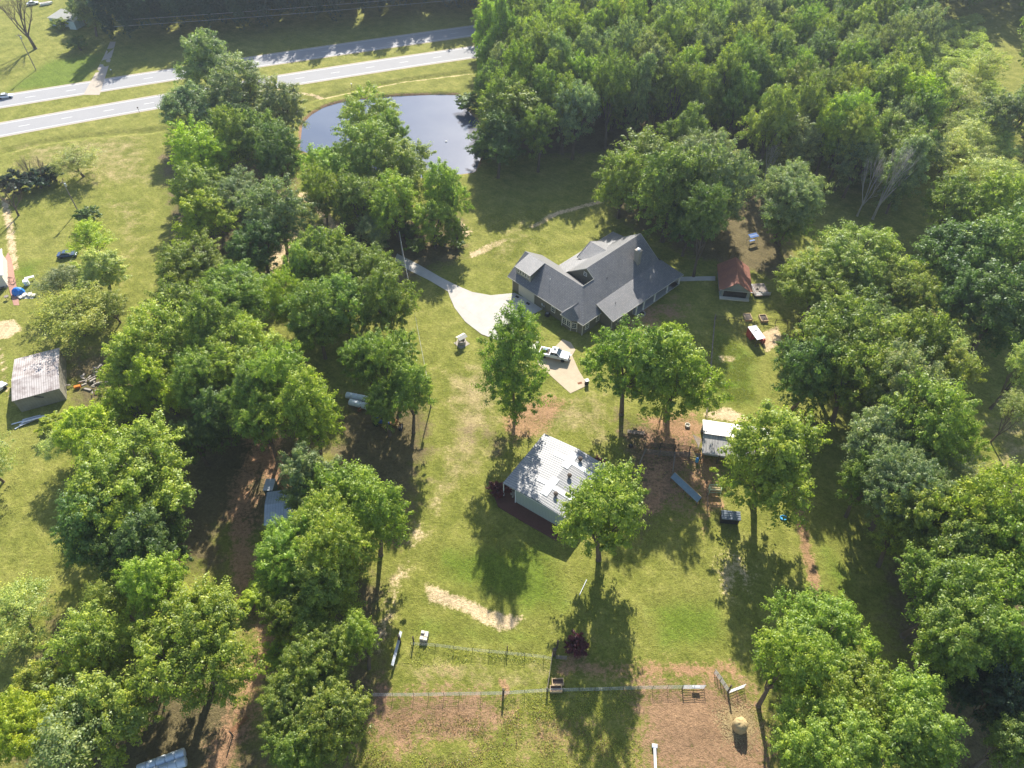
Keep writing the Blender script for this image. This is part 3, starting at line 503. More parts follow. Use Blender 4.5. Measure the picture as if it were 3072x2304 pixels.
 (2080, 560, 84, 17, 'round', 'deep', 'right of the flat topped oak'), (2170, 560, 90, 18, 'round', 'mid', 'at the right edge, upper'), (2130, 470, 74, 17, 'round', 'bright', 'at the right edge under the clearing'), (2060, 440, 62, 16, 'round', 'mid', 'over the dark gully at upper right'), (2150, 680, 90, 15, 'round', 'deep', 'in the shade at the right edge'), (2060, 650, 50, 13, 'round', 'deep', 'small in the shade right of the oak'),
 # behind the house
 (1400, 350, 80, 20, 'round', 'mid', 'behind the house, left'), (1345, 400, 52, 14, 'round', 'mid', 'behind the house, lowest left'), (1450, 420, 76, 19.5, 'round', 'mid', 'directly behind the house'), (1520, 345, 86, 19.9, 'wide', 'sage', 'grey one behind the house'), (1545, 420, 70, 19.9, 'round', 'sage', 'behind the chimney'), (1480, 300, 50, 16, 'round', 'mid', 'topmost behind the house'), (1500, 395, 64, 26, 'round', 'mid', 'tallest one rising behind the house'), (1528, 470, 46, 19, 'round', 'deep', 'between the house and the red roofed shed'), (480, 900, 58, 12, 'round', 'deep', 'low in the dark clearing of the left grove'), (420, 950, 52, 11, 'round', 'deep', 'low beside the big left oak, toward the grove'), (270, 1215, 56, 11, 'round', 'deep', 'low between the big left oak and the lower clump'), (540, 850, 50, 16, 'round', 'mid', 'in the lower middle of the left grove'), (1490, 480, 40, 13, 'round', 'deep', 'close behind the house ridge'),
 (1712, 415, 80, 19.9, 'wide', 'sage', 'alone behind the red roofed shed'), (1700, 480, 42, 10, 'round', 'mid', 'low behind the red roofed shed'),
 (1800, 270, 46, 19, 'round', 'lime', 'lime one rising above the dead trees'), (1845, 300, 40, 18, 'round', 'olive', 'just above the dead trees'), (1870, 235, 56, 19, 'round', 'mid', 'behind the dead trees'), (1925, 310, 56, 18, 'sparse', 'sage', 'pale one right of the dead trees'), (1980, 330, 60, 17, 'sparse', 'sage', 'thin right of the dead trees'), (1960, 250, 56, 18, 'round', 'lime', 'lime one in the upper right wood'), (1900, 180, 56, 20, 'round', 'bright', 'in the upper right wood'),
 (1110, 262, 74, 20, 'round', 'mid', 'on the right bank of the pond'), (1075, 315, 52, 14, 'round', 'deep', 'leaning over the right bank of the pond'), (1165, 280, 46, 17, 'round', 'mid', 'behind the pond bank tree'),
 (2060, 220, 60, 12, 'sparse', 'pale', 'thin in the pale clearing, upper'), (2100, 300, 62, 12, 'sparse', 'pale', 'thin in the pale clearing, middle'), (2050, 330, 56, 12, 'sparse', 'pale', 'thin in the pale clearing, left'), (2150, 380, 66, 12, 'sparse', 'pale', 'thin in the pale clearing, lower'), (2080, 400, 50, 12, 'sparse', 'olive', 'thin in the pale clearing, lowest'), (2190, 250, 60, 16, 'round', 'sage', 'right of the pale clearing'), (2085, 180, 46, 9, 'sparse', 'pale', 'small near the top of the pale clearing'), (2070, 270, 46, 9, 'sparse', 'pale', 'small at the left side of the pale clearing'), (2110, 350, 50, 9, 'sparse', 'pale', 'small in the lower half of the pale clearing'), (2160, 320, 46, 9, 'sparse', 'pale', 'small at the right side of the pale clearing'), (2130, 150, 50, 14, 'sparse', 'pale', 'at the top of the pale clearing'),
]
for s_ in SPEC:
    if s_[2] and s_[6]: T(*s_)
def inpoly(p, poly): return bool(inside(np.array([p[0]]), np.array([p[1]]), poly)[0])
def fill(poly_px, step, Hs, Rs, kinds, tints, label, group, avoid=(), seed=1, vf=None, limit=999):
    poly = pl(poly_px); r = random.Random(seed); xs_ = [p[0] for p in poly]; ys_ = [p[1] for p in poly]; y = min(ys_); k = 0; res = []
    while y < max(ys_):
        x = min(xs_) + (step / 2 if k % 2 else 0)
        while x < max(xs_):
            q = (x + r.uniform(-.32, .32) * step, y + r.uniform(-.32, .32) * step); x += step
            if inpoly(q, poly) and not any(inpoly(q, a) for a in avoid): res.append(q)
        y += step * .87; k += 1
    for q in res[:limit]:
        kd = r.choice(kinds); tn = r.choice(tints); H = r.uniform(*Hs); Rr = r.uniform(*Rs)
        V = min(H * .46, Rr * {'round': 1.5, 'tall': 1.9, 'sparse': .7, 'wide': .9, 'single': 1.8, 'shrub': .8}[kd])
        tree((q[0], q[1], 0), H, Rr, V, kd, tn, label, group=group)
    return len(res)
# wood behind the pond and the house
nf = 0
nf += fill([(1065, 335), (1130, 345), (1300, 350), (1560, 352), (1600, 335), (1620, 250), (1620, 120), (1060, 80), (1052, 200)], 9.6, (21, 28), (5.6, 7.6), ['round', 'round', 'tall'], ['mid', 'mid', 'olive', 'bright', 'sage', 'bright'], 'tall green tree in the dense wood behind the pond and the house', 'trees of the wood behind the pond', seed=3)
nf += fill([(1620, 400), (1740, 400), (1800, 470), (1960, 470), (1990, 400), (1960, 200), (1950, 110), (1620, 110), (1620, 300)], 10.0, (17, 24), (5.6, 7.8), ['round', 'round', 'tall'], ['mid', 'deep', 'bright', 'sage', 'olive'], 'mixed green tree in the wood at the upper right', 'trees of the upper right wood', seed=4)
nf += fill([(2190, 330), (2260, 420), (2290, 110), (2170, 110)], 11, (14, 20), (5, 7), ['round', 'sparse'], ['sage', 'olive', 'pale', 'mid'], 'pale tree in the wood along the right edge', 'trees of the right edge wood', seed=5)
# dark wood across the highway: front rows as trees
print('TREES', tree_i, nf)
# far woods as one mass
def woods(name, polys, step, Hs, Rs, tint, seed, leaves=2600, size=.42):
    r = np.random.default_rng(seed); allp = []; alln = []; tone = []
    for poly_px in polys:
        poly = pl(poly_px); X = np.array(poly); xa, xb = X[:, 0].min(), X[:, 0].max(); ya, yb = X[:, 1].min(), X[:, 1].max()
        gx_, gy_ = np.meshgrid(np.arange(xa, xb, step), np.arange(ya, yb, step)); q = np.stack([gx_.ravel(), gy_.ravel()], 1) + (r.random((gx_.size, 2)) - .5) * step * .8
        q = q[inside(q[:, 0], q[:, 1], poly)]
        for c in q:
            H = r.uniform(*Hs); rad = r.uniform(*Rs); V = H * .42; src = CR['tall'][r.integers(3)] if r.random() < .6 else CR['round'][r.integers(3)]
            co = woods.cache.setdefault(src.name, None)
            if co is None:
                a = np.zeros(len(src.vertices) * 3); src.vertices.foreach_get('co', a); co = a.reshape(-1, 4, 3).mean(1); woods.cache[src.name] = co
            s = co[r.integers(0, len(co), leaves)]; p = s * np.array([rad, rad, V]) + np.array([c[0], c[1], H - V]); allp.append(p); alln.append(s + rdir(leaves, r) * .7); tone.append(np.full(leaves, r.random() * .5) + r.random(leaves) * .5)
    pts = np.concatenate(allp); me = leaves_mesh(name, pts, np.concatenate(alln), size, r); at = me.attributes.new('lv', 'FLOAT', 'FACE'); at.data.foreach_set('value', np.concatenate(tone)); me.materials.append(M['leaf'])
    o = bpy.data.objects.new(name, me); col.objects.link(o); o.color = (*TINT[tint], 1); print(name, len(pts)); return o
woods.cache = {}
tag(woods('distant_woods', [[(240, 82), (560, 46), (1060, -4), (1060, -90), (230, -90)]], 7.0, (18, 24), (4.5, 6), 'blue', 8), 'dark mass of trees filling the far side of the highway', 'woods', kind='stuff')
tag(woods('roadside_woods', [[(245, 108), (333, 94), (560, 76), (800, 54), (1060, 28), (1060, -6), (800, 20), (560, 46), (333, 66), (240, 82)]], 5.6, (19, 25), (4.4, 5.8), 'blue', 6, 6000, .30), 'dark bluish front edge of the wood across the highway', 'woods', kind='stuff')
tag(woods('distant_woods', [[(1050, 78), (1620, 118), (1960, 108), (2010, 40), (2180, 40), (2190, 105), (2290, 105), (2400, -70), (1060, -70)]], 9.0, (17, 25), (5.5, 7.5), 'mid', 9, 4200, .36), 'mixed green mass of far trees along the top right of the photo', 'woods', kind='stuff')
# ================================================================ BUILDINGS
M['roof_dark'] = shingle('roof_dark', (.13, .13, .135), (.19, .18, .17))
def window(parent, c, d, wd, h, out_n, bars=(1, 1)):
    # c centre, d unit vector along the wall, out_n outward normal (xy)
    c = Vector(c); d = Vector((d[0], d[1], 0)); n_ = Vector((out_n[0], out_n[1], 0)); rz = math.atan2(d.y, d.x)
    f = MB(); t = .09
    for sx in (-1, 1): f.box(c + d * sx * (wd / 2) + n_ * .03, (t, .1, h + t), rz)
    for sz in (-1, 1): f.box(c + Vector((0, 0, sz * h / 2)) + n_ * .03, (wd - t, .1, t), rz)
    for i in range(bars[0]): f.box(c + d * ((i + 1) / (bars[0] + 1) - .5) * wd + n_ * .028, (.045, .06, h - t), rz)
    for i in range(bars[1]): f.box(c + Vector((0, 0, ((i + 1) / (bars[1] + 1) - .5) * h)) + n_ * .024, (wd - t, .05, .045), rz)
    wo = f.build('window', M['trim'], parent); g = MB(); g.box(c + n_ * .012, (wd - t, .03, h - t), rz); g.build('pane', M['glass'], wo); return wo
hs = thing('farmhouse', 'large olive-sided house with dark shingle roof, chimney and long porch', 'house', (15.2, 112.4, 0), R(44))
zE, K = 3.4, .72
zr = lambda u: zE + K * (u + .4)
wl = MB()   # walls, local x = u, y = w
def wall(a, b, z0a, z1a, z1b=None): wl.quad((a[0], a[1], z0a), (b[0], b[1], z0a), (b[0], b[1], z1a if z1b is None else z1b), (a[0], a[1], z1a))
zt = zr(0) - .16
bay = [(0, 21.6), (0, 5.5), (-.75, 5.3), (-.75, 2.7), (0, 1.5), (0, 0)]
for a, b in zip(bay[:-1], bay[1:]): wall(a, b, 0, zt if min(a[0], b[0]) > -.5 else 3.1)
wall((0, 0), (5.9, 0), 0, zt); wall((5.9, 0), (5.9, -3.2), 0, zt, 2.85); wall((5.9, -3.2), (13.2, -3.2), 0, 2.9); wall((13.2, -3.2), (13.2, 0), 0, 2.9, 3.9); wall((13.2, 0), (27.0, 0), 0, 3.9); wall((27.0, 0), (27.0, 14.4), 0, 4.4)
wall((27.0, 14.4), (10.6, 14.4), 0, 4.3); wall((10.6, 14.4), (10.6, 21.6), 0, 3.3); wall((10.6, 21.6), (0, 21.6), 0, 3.3)
wl.quad((0, 21.6, zt), (10.6, 21.6, 3.4), (5.3, 21.6, 7.3))
wl.quad((27.0, 1.5, 4.4), (27.0, 13.6, 4.4), (27.0, 7.6, 9.0))
wl.build('wall', M['siding'], hs)
gw = MB(); gw.slab([(9.35, 4.5, 6.7), (9.35, 7.6, 9.02), (9.35, 13.2, 5.0), (9.35, 13.2, 4.0), (9.35, 4.5, 4.0)], .01)
gw.quad((9.3, 5.0, 4.3), (9.3, 5.0, 7.2), (9.3, 7.6, 9.02), (9.3, 12.9, 5.2), (9.3, 12.9, 4.3)); gw.quad((5.4, 5.34, 7.3), (9.3, 5.34, 7.3), (9.3, 5.34, 4.4)); gw.build('gable_wall', M['siding'], hs)
rf = MB()
rf.slab([(-.4, -.4, zE), (5.3, 5.3, zE + K * 5.7), (5.3, 22.9, zE + K * 5.7), (-.4, 22.9, zE)], .14)
rf.slab([(5.3, 5.3, 7.504), (9.0, 5.3, 7.504), (9.0, 7.6, 9.16), (27.7, 7.6, 9.16), (27.7, 1.2, 4.552), (5.6, 1.2, 4.552), (5.6, -.4, zE), (-.4, -.4, zE)][::-1], .14)
rf.slab([(5.3, 22.9, 7.504), (5.3, 5.3, 7.504), (9.35, 5.3, 4.59), (9.35, 12.2, 4.59), (11.0, 17.6, 3.4), (11.0, 22.9, 3.4)], .14)
rf.slab([(9.0, 7.6, 9.16), (9.0, 13.0, 5.27), (27.7, 13.0, 5.27), (27.7, 7.6, 9.16)][::-1], .14)
rf.slab([(8.41, 13.0, 5.265), (11.1, 17.6, 3.3), (30.6, 17.6, 3.3), (28.6, 13.0, 5.265)][::-1], .14)
rf.slab([(5.55, 1.25, 4.85), (28.2, 1.25, 4.85), (29.9, -4.4, 2.75), (5.55, -3.75, 2.95)][::-1], .14)
rf.slab([(28.2, 1.25, 4.852), (28.6, 13.0, 5.267), (30.6, 17.6, 3.302), (29.9, -4.4, 2.752)][::-1], .14)
# front cross gable and the bay roof, garage dormer
rf.slab([(19.5, 10.7, 6.93), (19.5, 15.6, 6.93), (15.0, 15.6, 4.72), (15.0, 13.7, 4.80)], .12); rf.slab([(19.5, 10.7, 6.93), (19.5, 15.6, 6.93), (24.0, 15.6, 4.72), (24.0, 13.7, 4.80)][::-1], .12)
rf.slab([(2.6, 3.8, 5.58), (.75, 3.8, 5.5), (-1.05, 5.65, 3.2), (-.1, 5.65, 3.68)], .1); rf.slab([(.75, 3.8, 5.5), (-1.05, 5.65, 3.2), (-1.05, 2.55, 3.2)], .1); rf.slab([(2.6, 3.8, 5.58), (.75, 3.8, 5.5), (-1.05, 2.55, 3.2), (-.2, 1.3, 3.3), (.2, 1.3, 3.9)][::-1], .1)
rf.slab([(5.3, 21.7, 7.56), (5.3, 16.7, 7.56), (.7, 16.7, 6.35), (.7, 21.7, 6.35)], .12)
rf.build('roof', M['roof_dark'], hs, roofuv=True)
cg = MB(); cg.quad((19.5, 15.2, 6.8), (15.4, 15.2, 4.7), (23.6, 15.2, 4.7)); cg.quad((15.4, 15.2, 4.7), (23.6, 15.2, 4.7), (23.6, 15.2, 4.2), (15.4, 15.2, 4.2)); cg.build('front_gable', M['siding'], hs)
dm = MB(); dm.box((2.95, 19.2, 5.9), (3.9, 4.4, 1.0)); dm.quad((1.0, 17.0, 4.2), (1.0, 21.4, 4.2), (1.0, 21.4, 6.3), (1.0, 17.0, 6.3))
for y in (17.0, 21.4): dm.quad((1.0, y, 4.2), (1.0, y, 6.3), (5.1, y, 7.38), (5.1, y, 7.0))
do = dm.build('dormer', striped('dormer_siding', (.30, .30, .24), (.42, .41, .34), 1, .4, .12, .85), hs)
fa = MB()   # fascia and rake boards
def brd(a, b, h=.2, t=.05):
    a, b = Vector(a), Vector(b); d = (b - a); c = (a + b) / 2; m = d.normalized().to_track_quat('X', 'Z')
    i = len(fa.v)
    for x in (-.5, .5):
        for y, z in ((-.5, -.5), (.5, -.5), (.5, .5), (-.5, .5)): q = c + m @ Vector((x * d.length, y * t, z * h)); fa.v.append(tuple(q))
    for f in ((0, 1, 2, 3), (7, 6, 5, 4), (0, 4, 5, 1), (1, 5, 6, 2), (2, 6, 7, 3), (3, 7, 4, 0)): fa.f.append(tuple(i + k for k in f))
for a, b in (((-.44, 5.7, 3.3), (-.44, 22.9, 3.3)), ((-.44, -.44, 3.3), (5.6, -.44, 3.3)), ((-.44, -.44, 3.3), (-.44, 1.3, 3.3)), ((-.4, 22.94, 3.3), (5.3, 22.94, 7.4)), ((5.3, 22.94, 7.4), (11, 22.94, 3.3)), ((5.55, -3.79, 2.86), (29.9, -4.44, 2.66)), ((5.5, 1.2, 4.76), (5.5, -3.75, 2.86)),
             ((29.94, -4.4, 2.66), (30.64, 17.6, 3.2)), ((11.1, 17.64, 3.2), (30.6, 17.64, 3.2)), ((27.74, 1.2, 4.5), (27.74, 7.6, 9.08)), ((27.74, 7.6, 9.08), (27.74, 13, 5.2)), ((8.96, 5.3, 7.46), (8.96, 7.6, 9.08)), ((8.96, 7.6, 9.08), (8.96, 13, 5.2)), ((5.4, 5.26, 7.5), (9.0, 5.26, 7.5)), ((15.0, 15.64, 4.7), (19.5, 15.64, 6.9)), ((19.5, 15.64, 6.9), (24, 15.64, 4.7)),
             ((-1.1, 5.65, 3.12), (-1.1, 2.6, 3.12)), ((.66, 16.7, 6.28), (.66, 21.7, 6.28))): brd(a, b)
for x, y in ((-.02, -.02), (-.77, 5.32), (-.77, 2.68), (-.02, 1.5), (-.02, 21.62), (5.88, -3.22), (13.2, -3.22), (.98, 17.0), (.98, 21.4)):
    z0, z1 = (4.2, 6.2) if x > .5 and x < 1 else (0, 3.05 if x < 5 else 2.75); fa.box((x, y, (z0 + z1) / 2), (.13, .13, z1 - z0))
fa.build('trim_board', pmat('fascia', (.46, .44, .38), .7, var=.08), hs)
gd = MB(); gd.box((-.04, 17.1, 1.35), (.08, 5.0, 2.6))
for k in range(1, 4): gd.box((-.09, 17.1, k * .65), (.03, 4.9, .03))
for k in range(1, 8): gd.box((-.09, 14.6 + k * .625, 1.35), (.03, .03, 2.5))
gd.build('garage_door', pmat('garage_door', (.52, .50, .42), .6, var=.05), hs)
for yy, ln in ((8.7, 1.1),): window(hs, (-.03, yy, 1.95), (0, 1), ln, 1.3, (-1, 0), (1, 1))
window(hs, (-.78, 4.55, 1.75), (0, 1), 1.1, 1.5, (-1, 0), (1, 2)); window(hs, (-.78, 3.35, 1.75), (0, 1), 1.1, 1.5, (-1, 0), (1, 2)); dv = Vector((.75, -1.2)).normalized(); window(hs, (-.42, 2.05, 1.75), (dv.x, dv.y), 1.0, 1.5, (-.85, -.53), (1, 2))
window(hs, (1.4, -.03, 1.9), (1, 0), 1.1, 1.5, (0, -1), (1, 2)); window(hs, (4.9, -.03, 1.9), (1, 0), .9, 1.5, (0, -1), (1, 2)); window(hs, (8.4, -3.23, 1.7), (1, 0), .9, 1.4, (0, -1), (1, 2))
for x in (15, 18.5, 22.5): window(hs, (x, -.03, 1.9), (1, 0), 1.2, 1.6, (0, -1), (1, 2))
for k in range(5): window(hs, (.97, 17.6 + k * .8, 5.45), (0, 1), .5, .9, (-1, 0), (0, 0))
window(hs, (9.26, 8.0, 7.2), (0, 1), .8, .9, (-1, 0), (1, 1))
dk = MB(); dk.box((21.4, -2.15, .16), (16.2, 4.0, .3)); dk.box((28.1, 6.0, .16), (2.1, 20.2, .3)); dk.build('porch_floor', pmat('porch_floor', (.36, .35, .33), .85, var=.15), hs)
for x in (13.4, 16.0, 20.0, 24.6, 29.2): c = MB(); c.box((x, -4.0, 1.45), (.24, .24, 2.35)); c.box((x, -4.0, .38), (.36, .36, .16)); c.box((x, -4.0, 2.56), (.34, .34, .12)); c.build('porch_column', M['white'], hs)
for y in (2.0, 8.0, 14.0): c = MB(); c.box((29.3, y, 1.55), (.24, .24, 2.5)); c.box((29.3, y, .38), (.36, .36, .16)); c.build('porch_column', M['white'], hs)
ch = MB(); ch.box((22.0, 3.6, 7.4), (1.0, 1.3, 4.0)); ch.box((22.0, 3.6, 9.46), (1.16, 1.46, .14)); co_ = ch.build('chimney', M['stone'], hs); cp = MB(); cp.lathe([(.28, 9.53), (.28, 9.8), (.42, 9.82), (.42, 9.9), (.1, 10.0)], (22.0, 3.6, 0), 12); cp.build('chimney_cap', M['white'], co_)
for u, v_, h in ((3.2, 13.0, .5), (9.5, -1.0, .45), (12, 4.0, .5)): p = MB(); zz = (zr(u) if v_ > 5 else 4.0 if v_ < 0 else zr(v_)); p.tube((u, v_, zz - .1), (u, v_, zz + h), .06); p.build('vent_pipe', M['white'] if v_ > 5 else M['black'], hs)
me_ = MB(); me_.box((-.12, 12.0, 1.5), (.16, .4, .6)); me_.box((-.12, 12.0, .7), (.06, .06, 1.1)); me_.box((-.12, 11.4, 1.3), (.12, .3, .4)); me_.build('meter_box', M['galv'], hs)
ac = thing('air_conditioner', 'dark cube air conditioner against the shaded garage-side wall', 'air conditioner', hs.matrix_basis @ Vector((-.9, 9.6, 0)), R(44)); b = MB(); b.box((0, 0, .45), (.85, .85, .8)); b.build('housing', M['black'], ac, bevel=.04); b = MB(); b.lathe([(.34, .86), (.34, .9), (.06, .93)], (0, 0, 0), 14); b.build('fan_guard', M['steel'], ac)
for k, (yy, xx) in enumerate(((19.0, -1.1), (15.6, -1.0))):
    mt = MB(); mt.box((0, 0, .065), (.95, .6, .03)); o = mt.build('door_mat', M['black'], None); o.location = hs.matrix_basis @ Vector((xx, yy, 0)); o.rotation_euler = (0, 0, R(134)); tag(o, 'black mat on the shaded concrete at the %s end of the garage door' % ('far' if k == 0 else 'near'), 'mat', 'mats by the garage door')
fp = thing('fire_pit', 'ring of stones on the grass below the porch columns', 'fire pit', Z(1480, 660, 600, 1630, 1040)); b = MB()
for k in range(14): a = k / 14 * 6.283; b.box((math.cos(a) * .95, math.sin(a) * .95, .14), (.4, .28, .28), a + 1.57)
b.build('stone_ring', M['stone'], fp); b = MB(); b.lathe([(.8, .0), (.8, .06), (.2, .1)], (0, 0, 0), 14); b.build('ash_bed', M['black'], fp)
# ---------------- generic sheds
def frame(a, b, zz=0): d = (b - a); return math.atan2(d.y, d.x)
def ribs(b, W_, L_, z0, zr_, ridge, period=.45, along='x', h=.045):
    pass
def gable(name, label, cat, o, ang, W_, L_, he, hr, roofm, wallm, over=.3, ridge=.5, ribp=0, gable_m=None, group=None, thick=.08):
    """local x across (W), y along ridge (L); origin at eave corner on the ground"""
    t = thing(name, label, cat, (o[0], o[1], 0), ang, group); xr = W_ * ridge
    b = MB()
    for p, q in (((0, 0), (0, L_)), ((W_, L_), (W_, 0))): b.quad((*p, 0), (*q, 0), (*q, he), (*p, he))
    for y in (0, L_): b.quad((0, y, 0), (W_, y, 0), (W_, y, he), (xr, y, hr - .06), (0, y, he))
    b.build('wall', wallm, t)
    s1 = (hr - he) / xr; s2 = (hr - he) / (W_ - xr); b = MB()
    A = (-over, he - s1 * over + .05); B_ = (xr, hr + .05); C_ = (W_ + over, he - s2 * over + .05)
    b.slab([(A[0], -over, A[1]), (B_[0], -over, B_[1]), (B_[0], L_ + over, B_[1]), (A[0], L_ + over, A[1])][::-1], thick); b.slab([(B_[0], -over, B_[1]), (C_[0], -over, C_[1]), (C_[0], L_ + over, C_[1]), (B_[0], L_ + over, B_[1])][::-1], thick)
    if ribp:
        y = -over + ribp / 2
        while y < L_ + over:
            for P_, Q_ in ((A, B_), (B_, C_)):
                b.v += [(P_[0], y - .045, P_[1] + .003), (P_[0], y + .045, P_[1] + .003), (P_[0], y, P_[1] + .05), (Q_[0], y - .045, Q_[1] + .003), (Q_[0], y + .045, Q_[1] + .003), (Q_[0], y, Q_[1] + .05)]; i = len(b.v) - 6
                b.f += [(i, i + 2, i + 5, i + 3), (i + 2, i + 1, i + 4, i + 5), (i, i + 1, i + 2), (i + 3, i + 5, i + 4)]
            y += ribp
    b.build('roof', roofm, t); t['_g'] = 0; del t['_g']; return t
# white metal barn
M['barn_roof'] = striped('barn_roof', (.36, .355, .35), (.16, .165, .17), 1, .46, .22, .5, .1, stain=(.45, .43, .40), stain_amt=.35, stain_scale=.25)
A_ = P3(544.6, 434.0, 3.9); B_c = P3(502.6, 483.6, 3.9); C_c = P3(607.6, 466.8, 3.9)
dx_ = (C_c - A_); ang = math.atan2(dx_.y, dx_.x); Wb = dx_.length; Lb = (B_c - A_).length
# local frame: origin at B corner, x along A->C, y from B to A
bt = thing('metal_barn', 'pale green metal barn with ribbed white roof and translucent roof panels', 'barn', (B_c[0], B_c[1], 0), ang)
he, hr, rd = 3.9, 4.55, .55; b = MB(); xr = Wb * rd; ov = .25; pw = 2.6
b.quad((pw, ov, 0), (Wb - ov, ov, 0), (Wb - ov, ov, he), (xr, ov, hr), (pw, ov, he + .4)); b.quad((ov, Lb - ov, 0), (Wb - ov, Lb - ov, 0), (Wb - ov, Lb - ov, he), (xr, Lb - ov, hr), (ov, Lb - ov, he))
b.quad((Wb - ov, ov, 0), (Wb - ov, Lb - ov, 0), (Wb - ov, Lb - ov, he), (Wb - ov, ov, he)); b.quad((pw, ov, 0), (pw, 4.5, 0), (pw, 4.5, he + .4), (pw, ov, he + .4)); b.quad((pw, 4.5, 0), (ov, 4.5, 0), (ov, 4.5, he), (pw, 4.5, he + .4)); b.quad((ov, 4.5, 0), (ov, Lb - ov, 0), (ov, Lb - ov, he), (ov, 4.5, he)); b.build('wall', M['green_metal'], bt)
b = MB(); pr_ = [(0, he + .1), (xr, hr + .1), (Wb, he + .1)]
for (p, q) in ((0, 1), (1, 2)):
    p, q = pr_[p], pr_[q]; b.slab([(p[0], 0, p[1]), (q[0], 0, q[1]), (q[0], Lb, q[1]), (p[0], Lb, p[1])], .08); y = .23
    while y < Lb:
        i = len(b.v); b.v += [(p[0], y - .05, p[1] + .003), (p[0], y + .05, p[1] + .003), (p[0], y, p[1] + .055), (q[0], y - .05, q[1] + .003), (q[0], y + .05, q[1] + .003), (q[0], y, q[1] + .055)]; b.f += [(i, i + 2, i + 5, i + 3), (i + 2, i + 1, i + 4, i + 5), (i, i + 1, i + 2), (i + 3, i + 5, i + 4)]; y += .46
b.build('roof', M['barn_roof'], bt)
rz_ = lambda x: (he + .1 + (hr - he) * x / xr) if x < xr else (hr + .1 - (hr - he) * (x - xr) / (Wb - xr))
M['panel'] = pmat('panel', (.58, .59, .58), .35, var=.04, scale=.8, bump=0)
for x0, x1, yb in ((.31, .548, .23), (.552, .9, .24), (.35, .548, .70), (.552, .95, .71)):
    y0 = Lb * (1 - yb) - .46; y1 = y0 + .92; X0, X1 = x0 * Wb, x1 * Wb; p = MB(); p.slab([(X0, y0, rz_(X0) + .075), (X1, y0, rz_(X1) + .075), (X1, y1, rz_(X1) + .075), (X0, y1, rz_(X0) + .075)], .02); p.build('roof_panel', M['panel'], bt)
for y0f, y1f in ((.09, .37), (.57, .88)):
    for xa, xb in ((.545 * Wb - .55, .55 * Wb - .01), (.55 * Wb + .01, .55 * Wb + .75)):
        p = MB(); p.slab([(xa, Lb * (1 - y1f), rz_(xa) + .10), (xb, Lb * (1 - y1f), rz_(xb) + .10), (xb, Lb * (1 - y0f), rz_(xb) + .10), (xa, Lb * (1 - y0f), rz_(xa) + .10)], .02); p.build('roof_panel', M['panel'], bt)
for a_, b_ in ((.665, .144), (.684, .453), (.687, .793)):
    X, Y = a_ * Wb, (1 - b_) * Lb; p = MB(); z0 = rz_(X); p.lathe([(.2, z0 - .1), (.2, z0 + .3), (.36, z0 + .35), (.42, z0 + .55), (.36, z0 + .75), (.12, z0 + .86)], (X, Y, 0), 14); p.build('roof_vent', M['wood_dark'], bt, smooth=False)
p = MB()
for X, Y in ((.1, .15), (.1, 4.4), (pw, .12)): p.box((X, Y, he / 2), (.13, .13, he))
p.box((Wb / 2, .14, he - .02), (Wb, .06, .12)); p.build('porch_post', M['white'], bt)
slabst('barn_slab', [(1073, 1050), (1090, 1042), (1120, 1075), (1108, 1092)], M['concrete'], .06)
b = MB(); r_ = random.Random(5)
for k in range(9):
    b.box((r_.uniform(.5, 2.2), r_.uniform(.6, 3.8), .3), (r_.uniform(.3, .8), r_.uniform(.3, .8), r_.uniform(.3, .9)), r_.uniform(0, 1.5))
o = b.build('porch_clutter', M['stone'], None); o.location = (B_c[0], B_c[1], .05); o.rotation_euler = (0, 0, ang); tag(o, 'jumble of stored boxes under the open corner of the metal barn', 'clutter')
slabst('mulch_bed', [(1072, 1046), (1066, 1070), (1076, 1095), (1120, 1122), (1200, 1168), (1236, 1158), (1230, 1120), (1150, 1080), (1090, 1040)], pmat('mulch', (.12, .055, .04), .95, var=.4, scale=4, bump=.8), .1)
T(1078, 1055, 20, 1.9, 'shrub', 'maroon', 'under the corner post of the metal barn'); T(1245, 1392, 26, 2.0, 'shrub', 'maroon', 'beside the fence gate below the barn'); T(1293, 1000, 12, 1.0, 'shrub', 'maroon', 'at the right corner of the metal barn')
# red roofed shed
M['red_roof'] = striped('red_roof', (.36, .15, .09), (.26, .10, .06), 1, .38, .2, .7, stain=(.20, .09, .07), stain_amt=.5, stain_scale=.7)
fl = Z(2080, 740, 400, 430, 830); fr_ = Z(2080, 740, 400, 915, 875); ang = math.atan2((fr_ - fl).y, (fr_ - fl).x)
rs = gable('red_roofed_shed', 'small shed with rusty red steep metal roof and grey gable', 'shed', fl, ang, (fr_ - fl).length, 9.0, 2.3, 4.6, M['red_roof'], striped('grey_siding', (.33, .37, .37), (.24, .27, .27), 2, .2, .12, .8), .45)
b = MB(); Wd = (fr_ - fl).length; b.box((Wd / 2, -.03, 1.1), (Wd * .78, .05, 2.0)); b.build('shade_panel', M['black'], rs); b = MB(); b.box((Wd / 2, -.5, .15), (Wd, .9, .3)); b.build('step', M['concrete'], rs)  # flat black panel on the closed front wall paints the shade of the opening
b = MB(); b.box((Wd / 2, -.47, 2.34), (Wd + .7, .06, .18)); b.build('trim_board', M['galv'], rs)
sd_ = thing('small_deck', 'low grey square deck with clutter beside the red roofed shed', 'deck', Z(2080, 740, 400, 1090, 740), R(5)); b = MB(); b.box((0, 0, .45), (3.6, 4.4, .14)); b.build('deck_boards', M['wood_grey'], sd_, bevel=.02); b = MB()
for x in (-1.6, 1.6):
    for y in (-2, 2): b.box((x, y, .19), (.14, .14, .38))
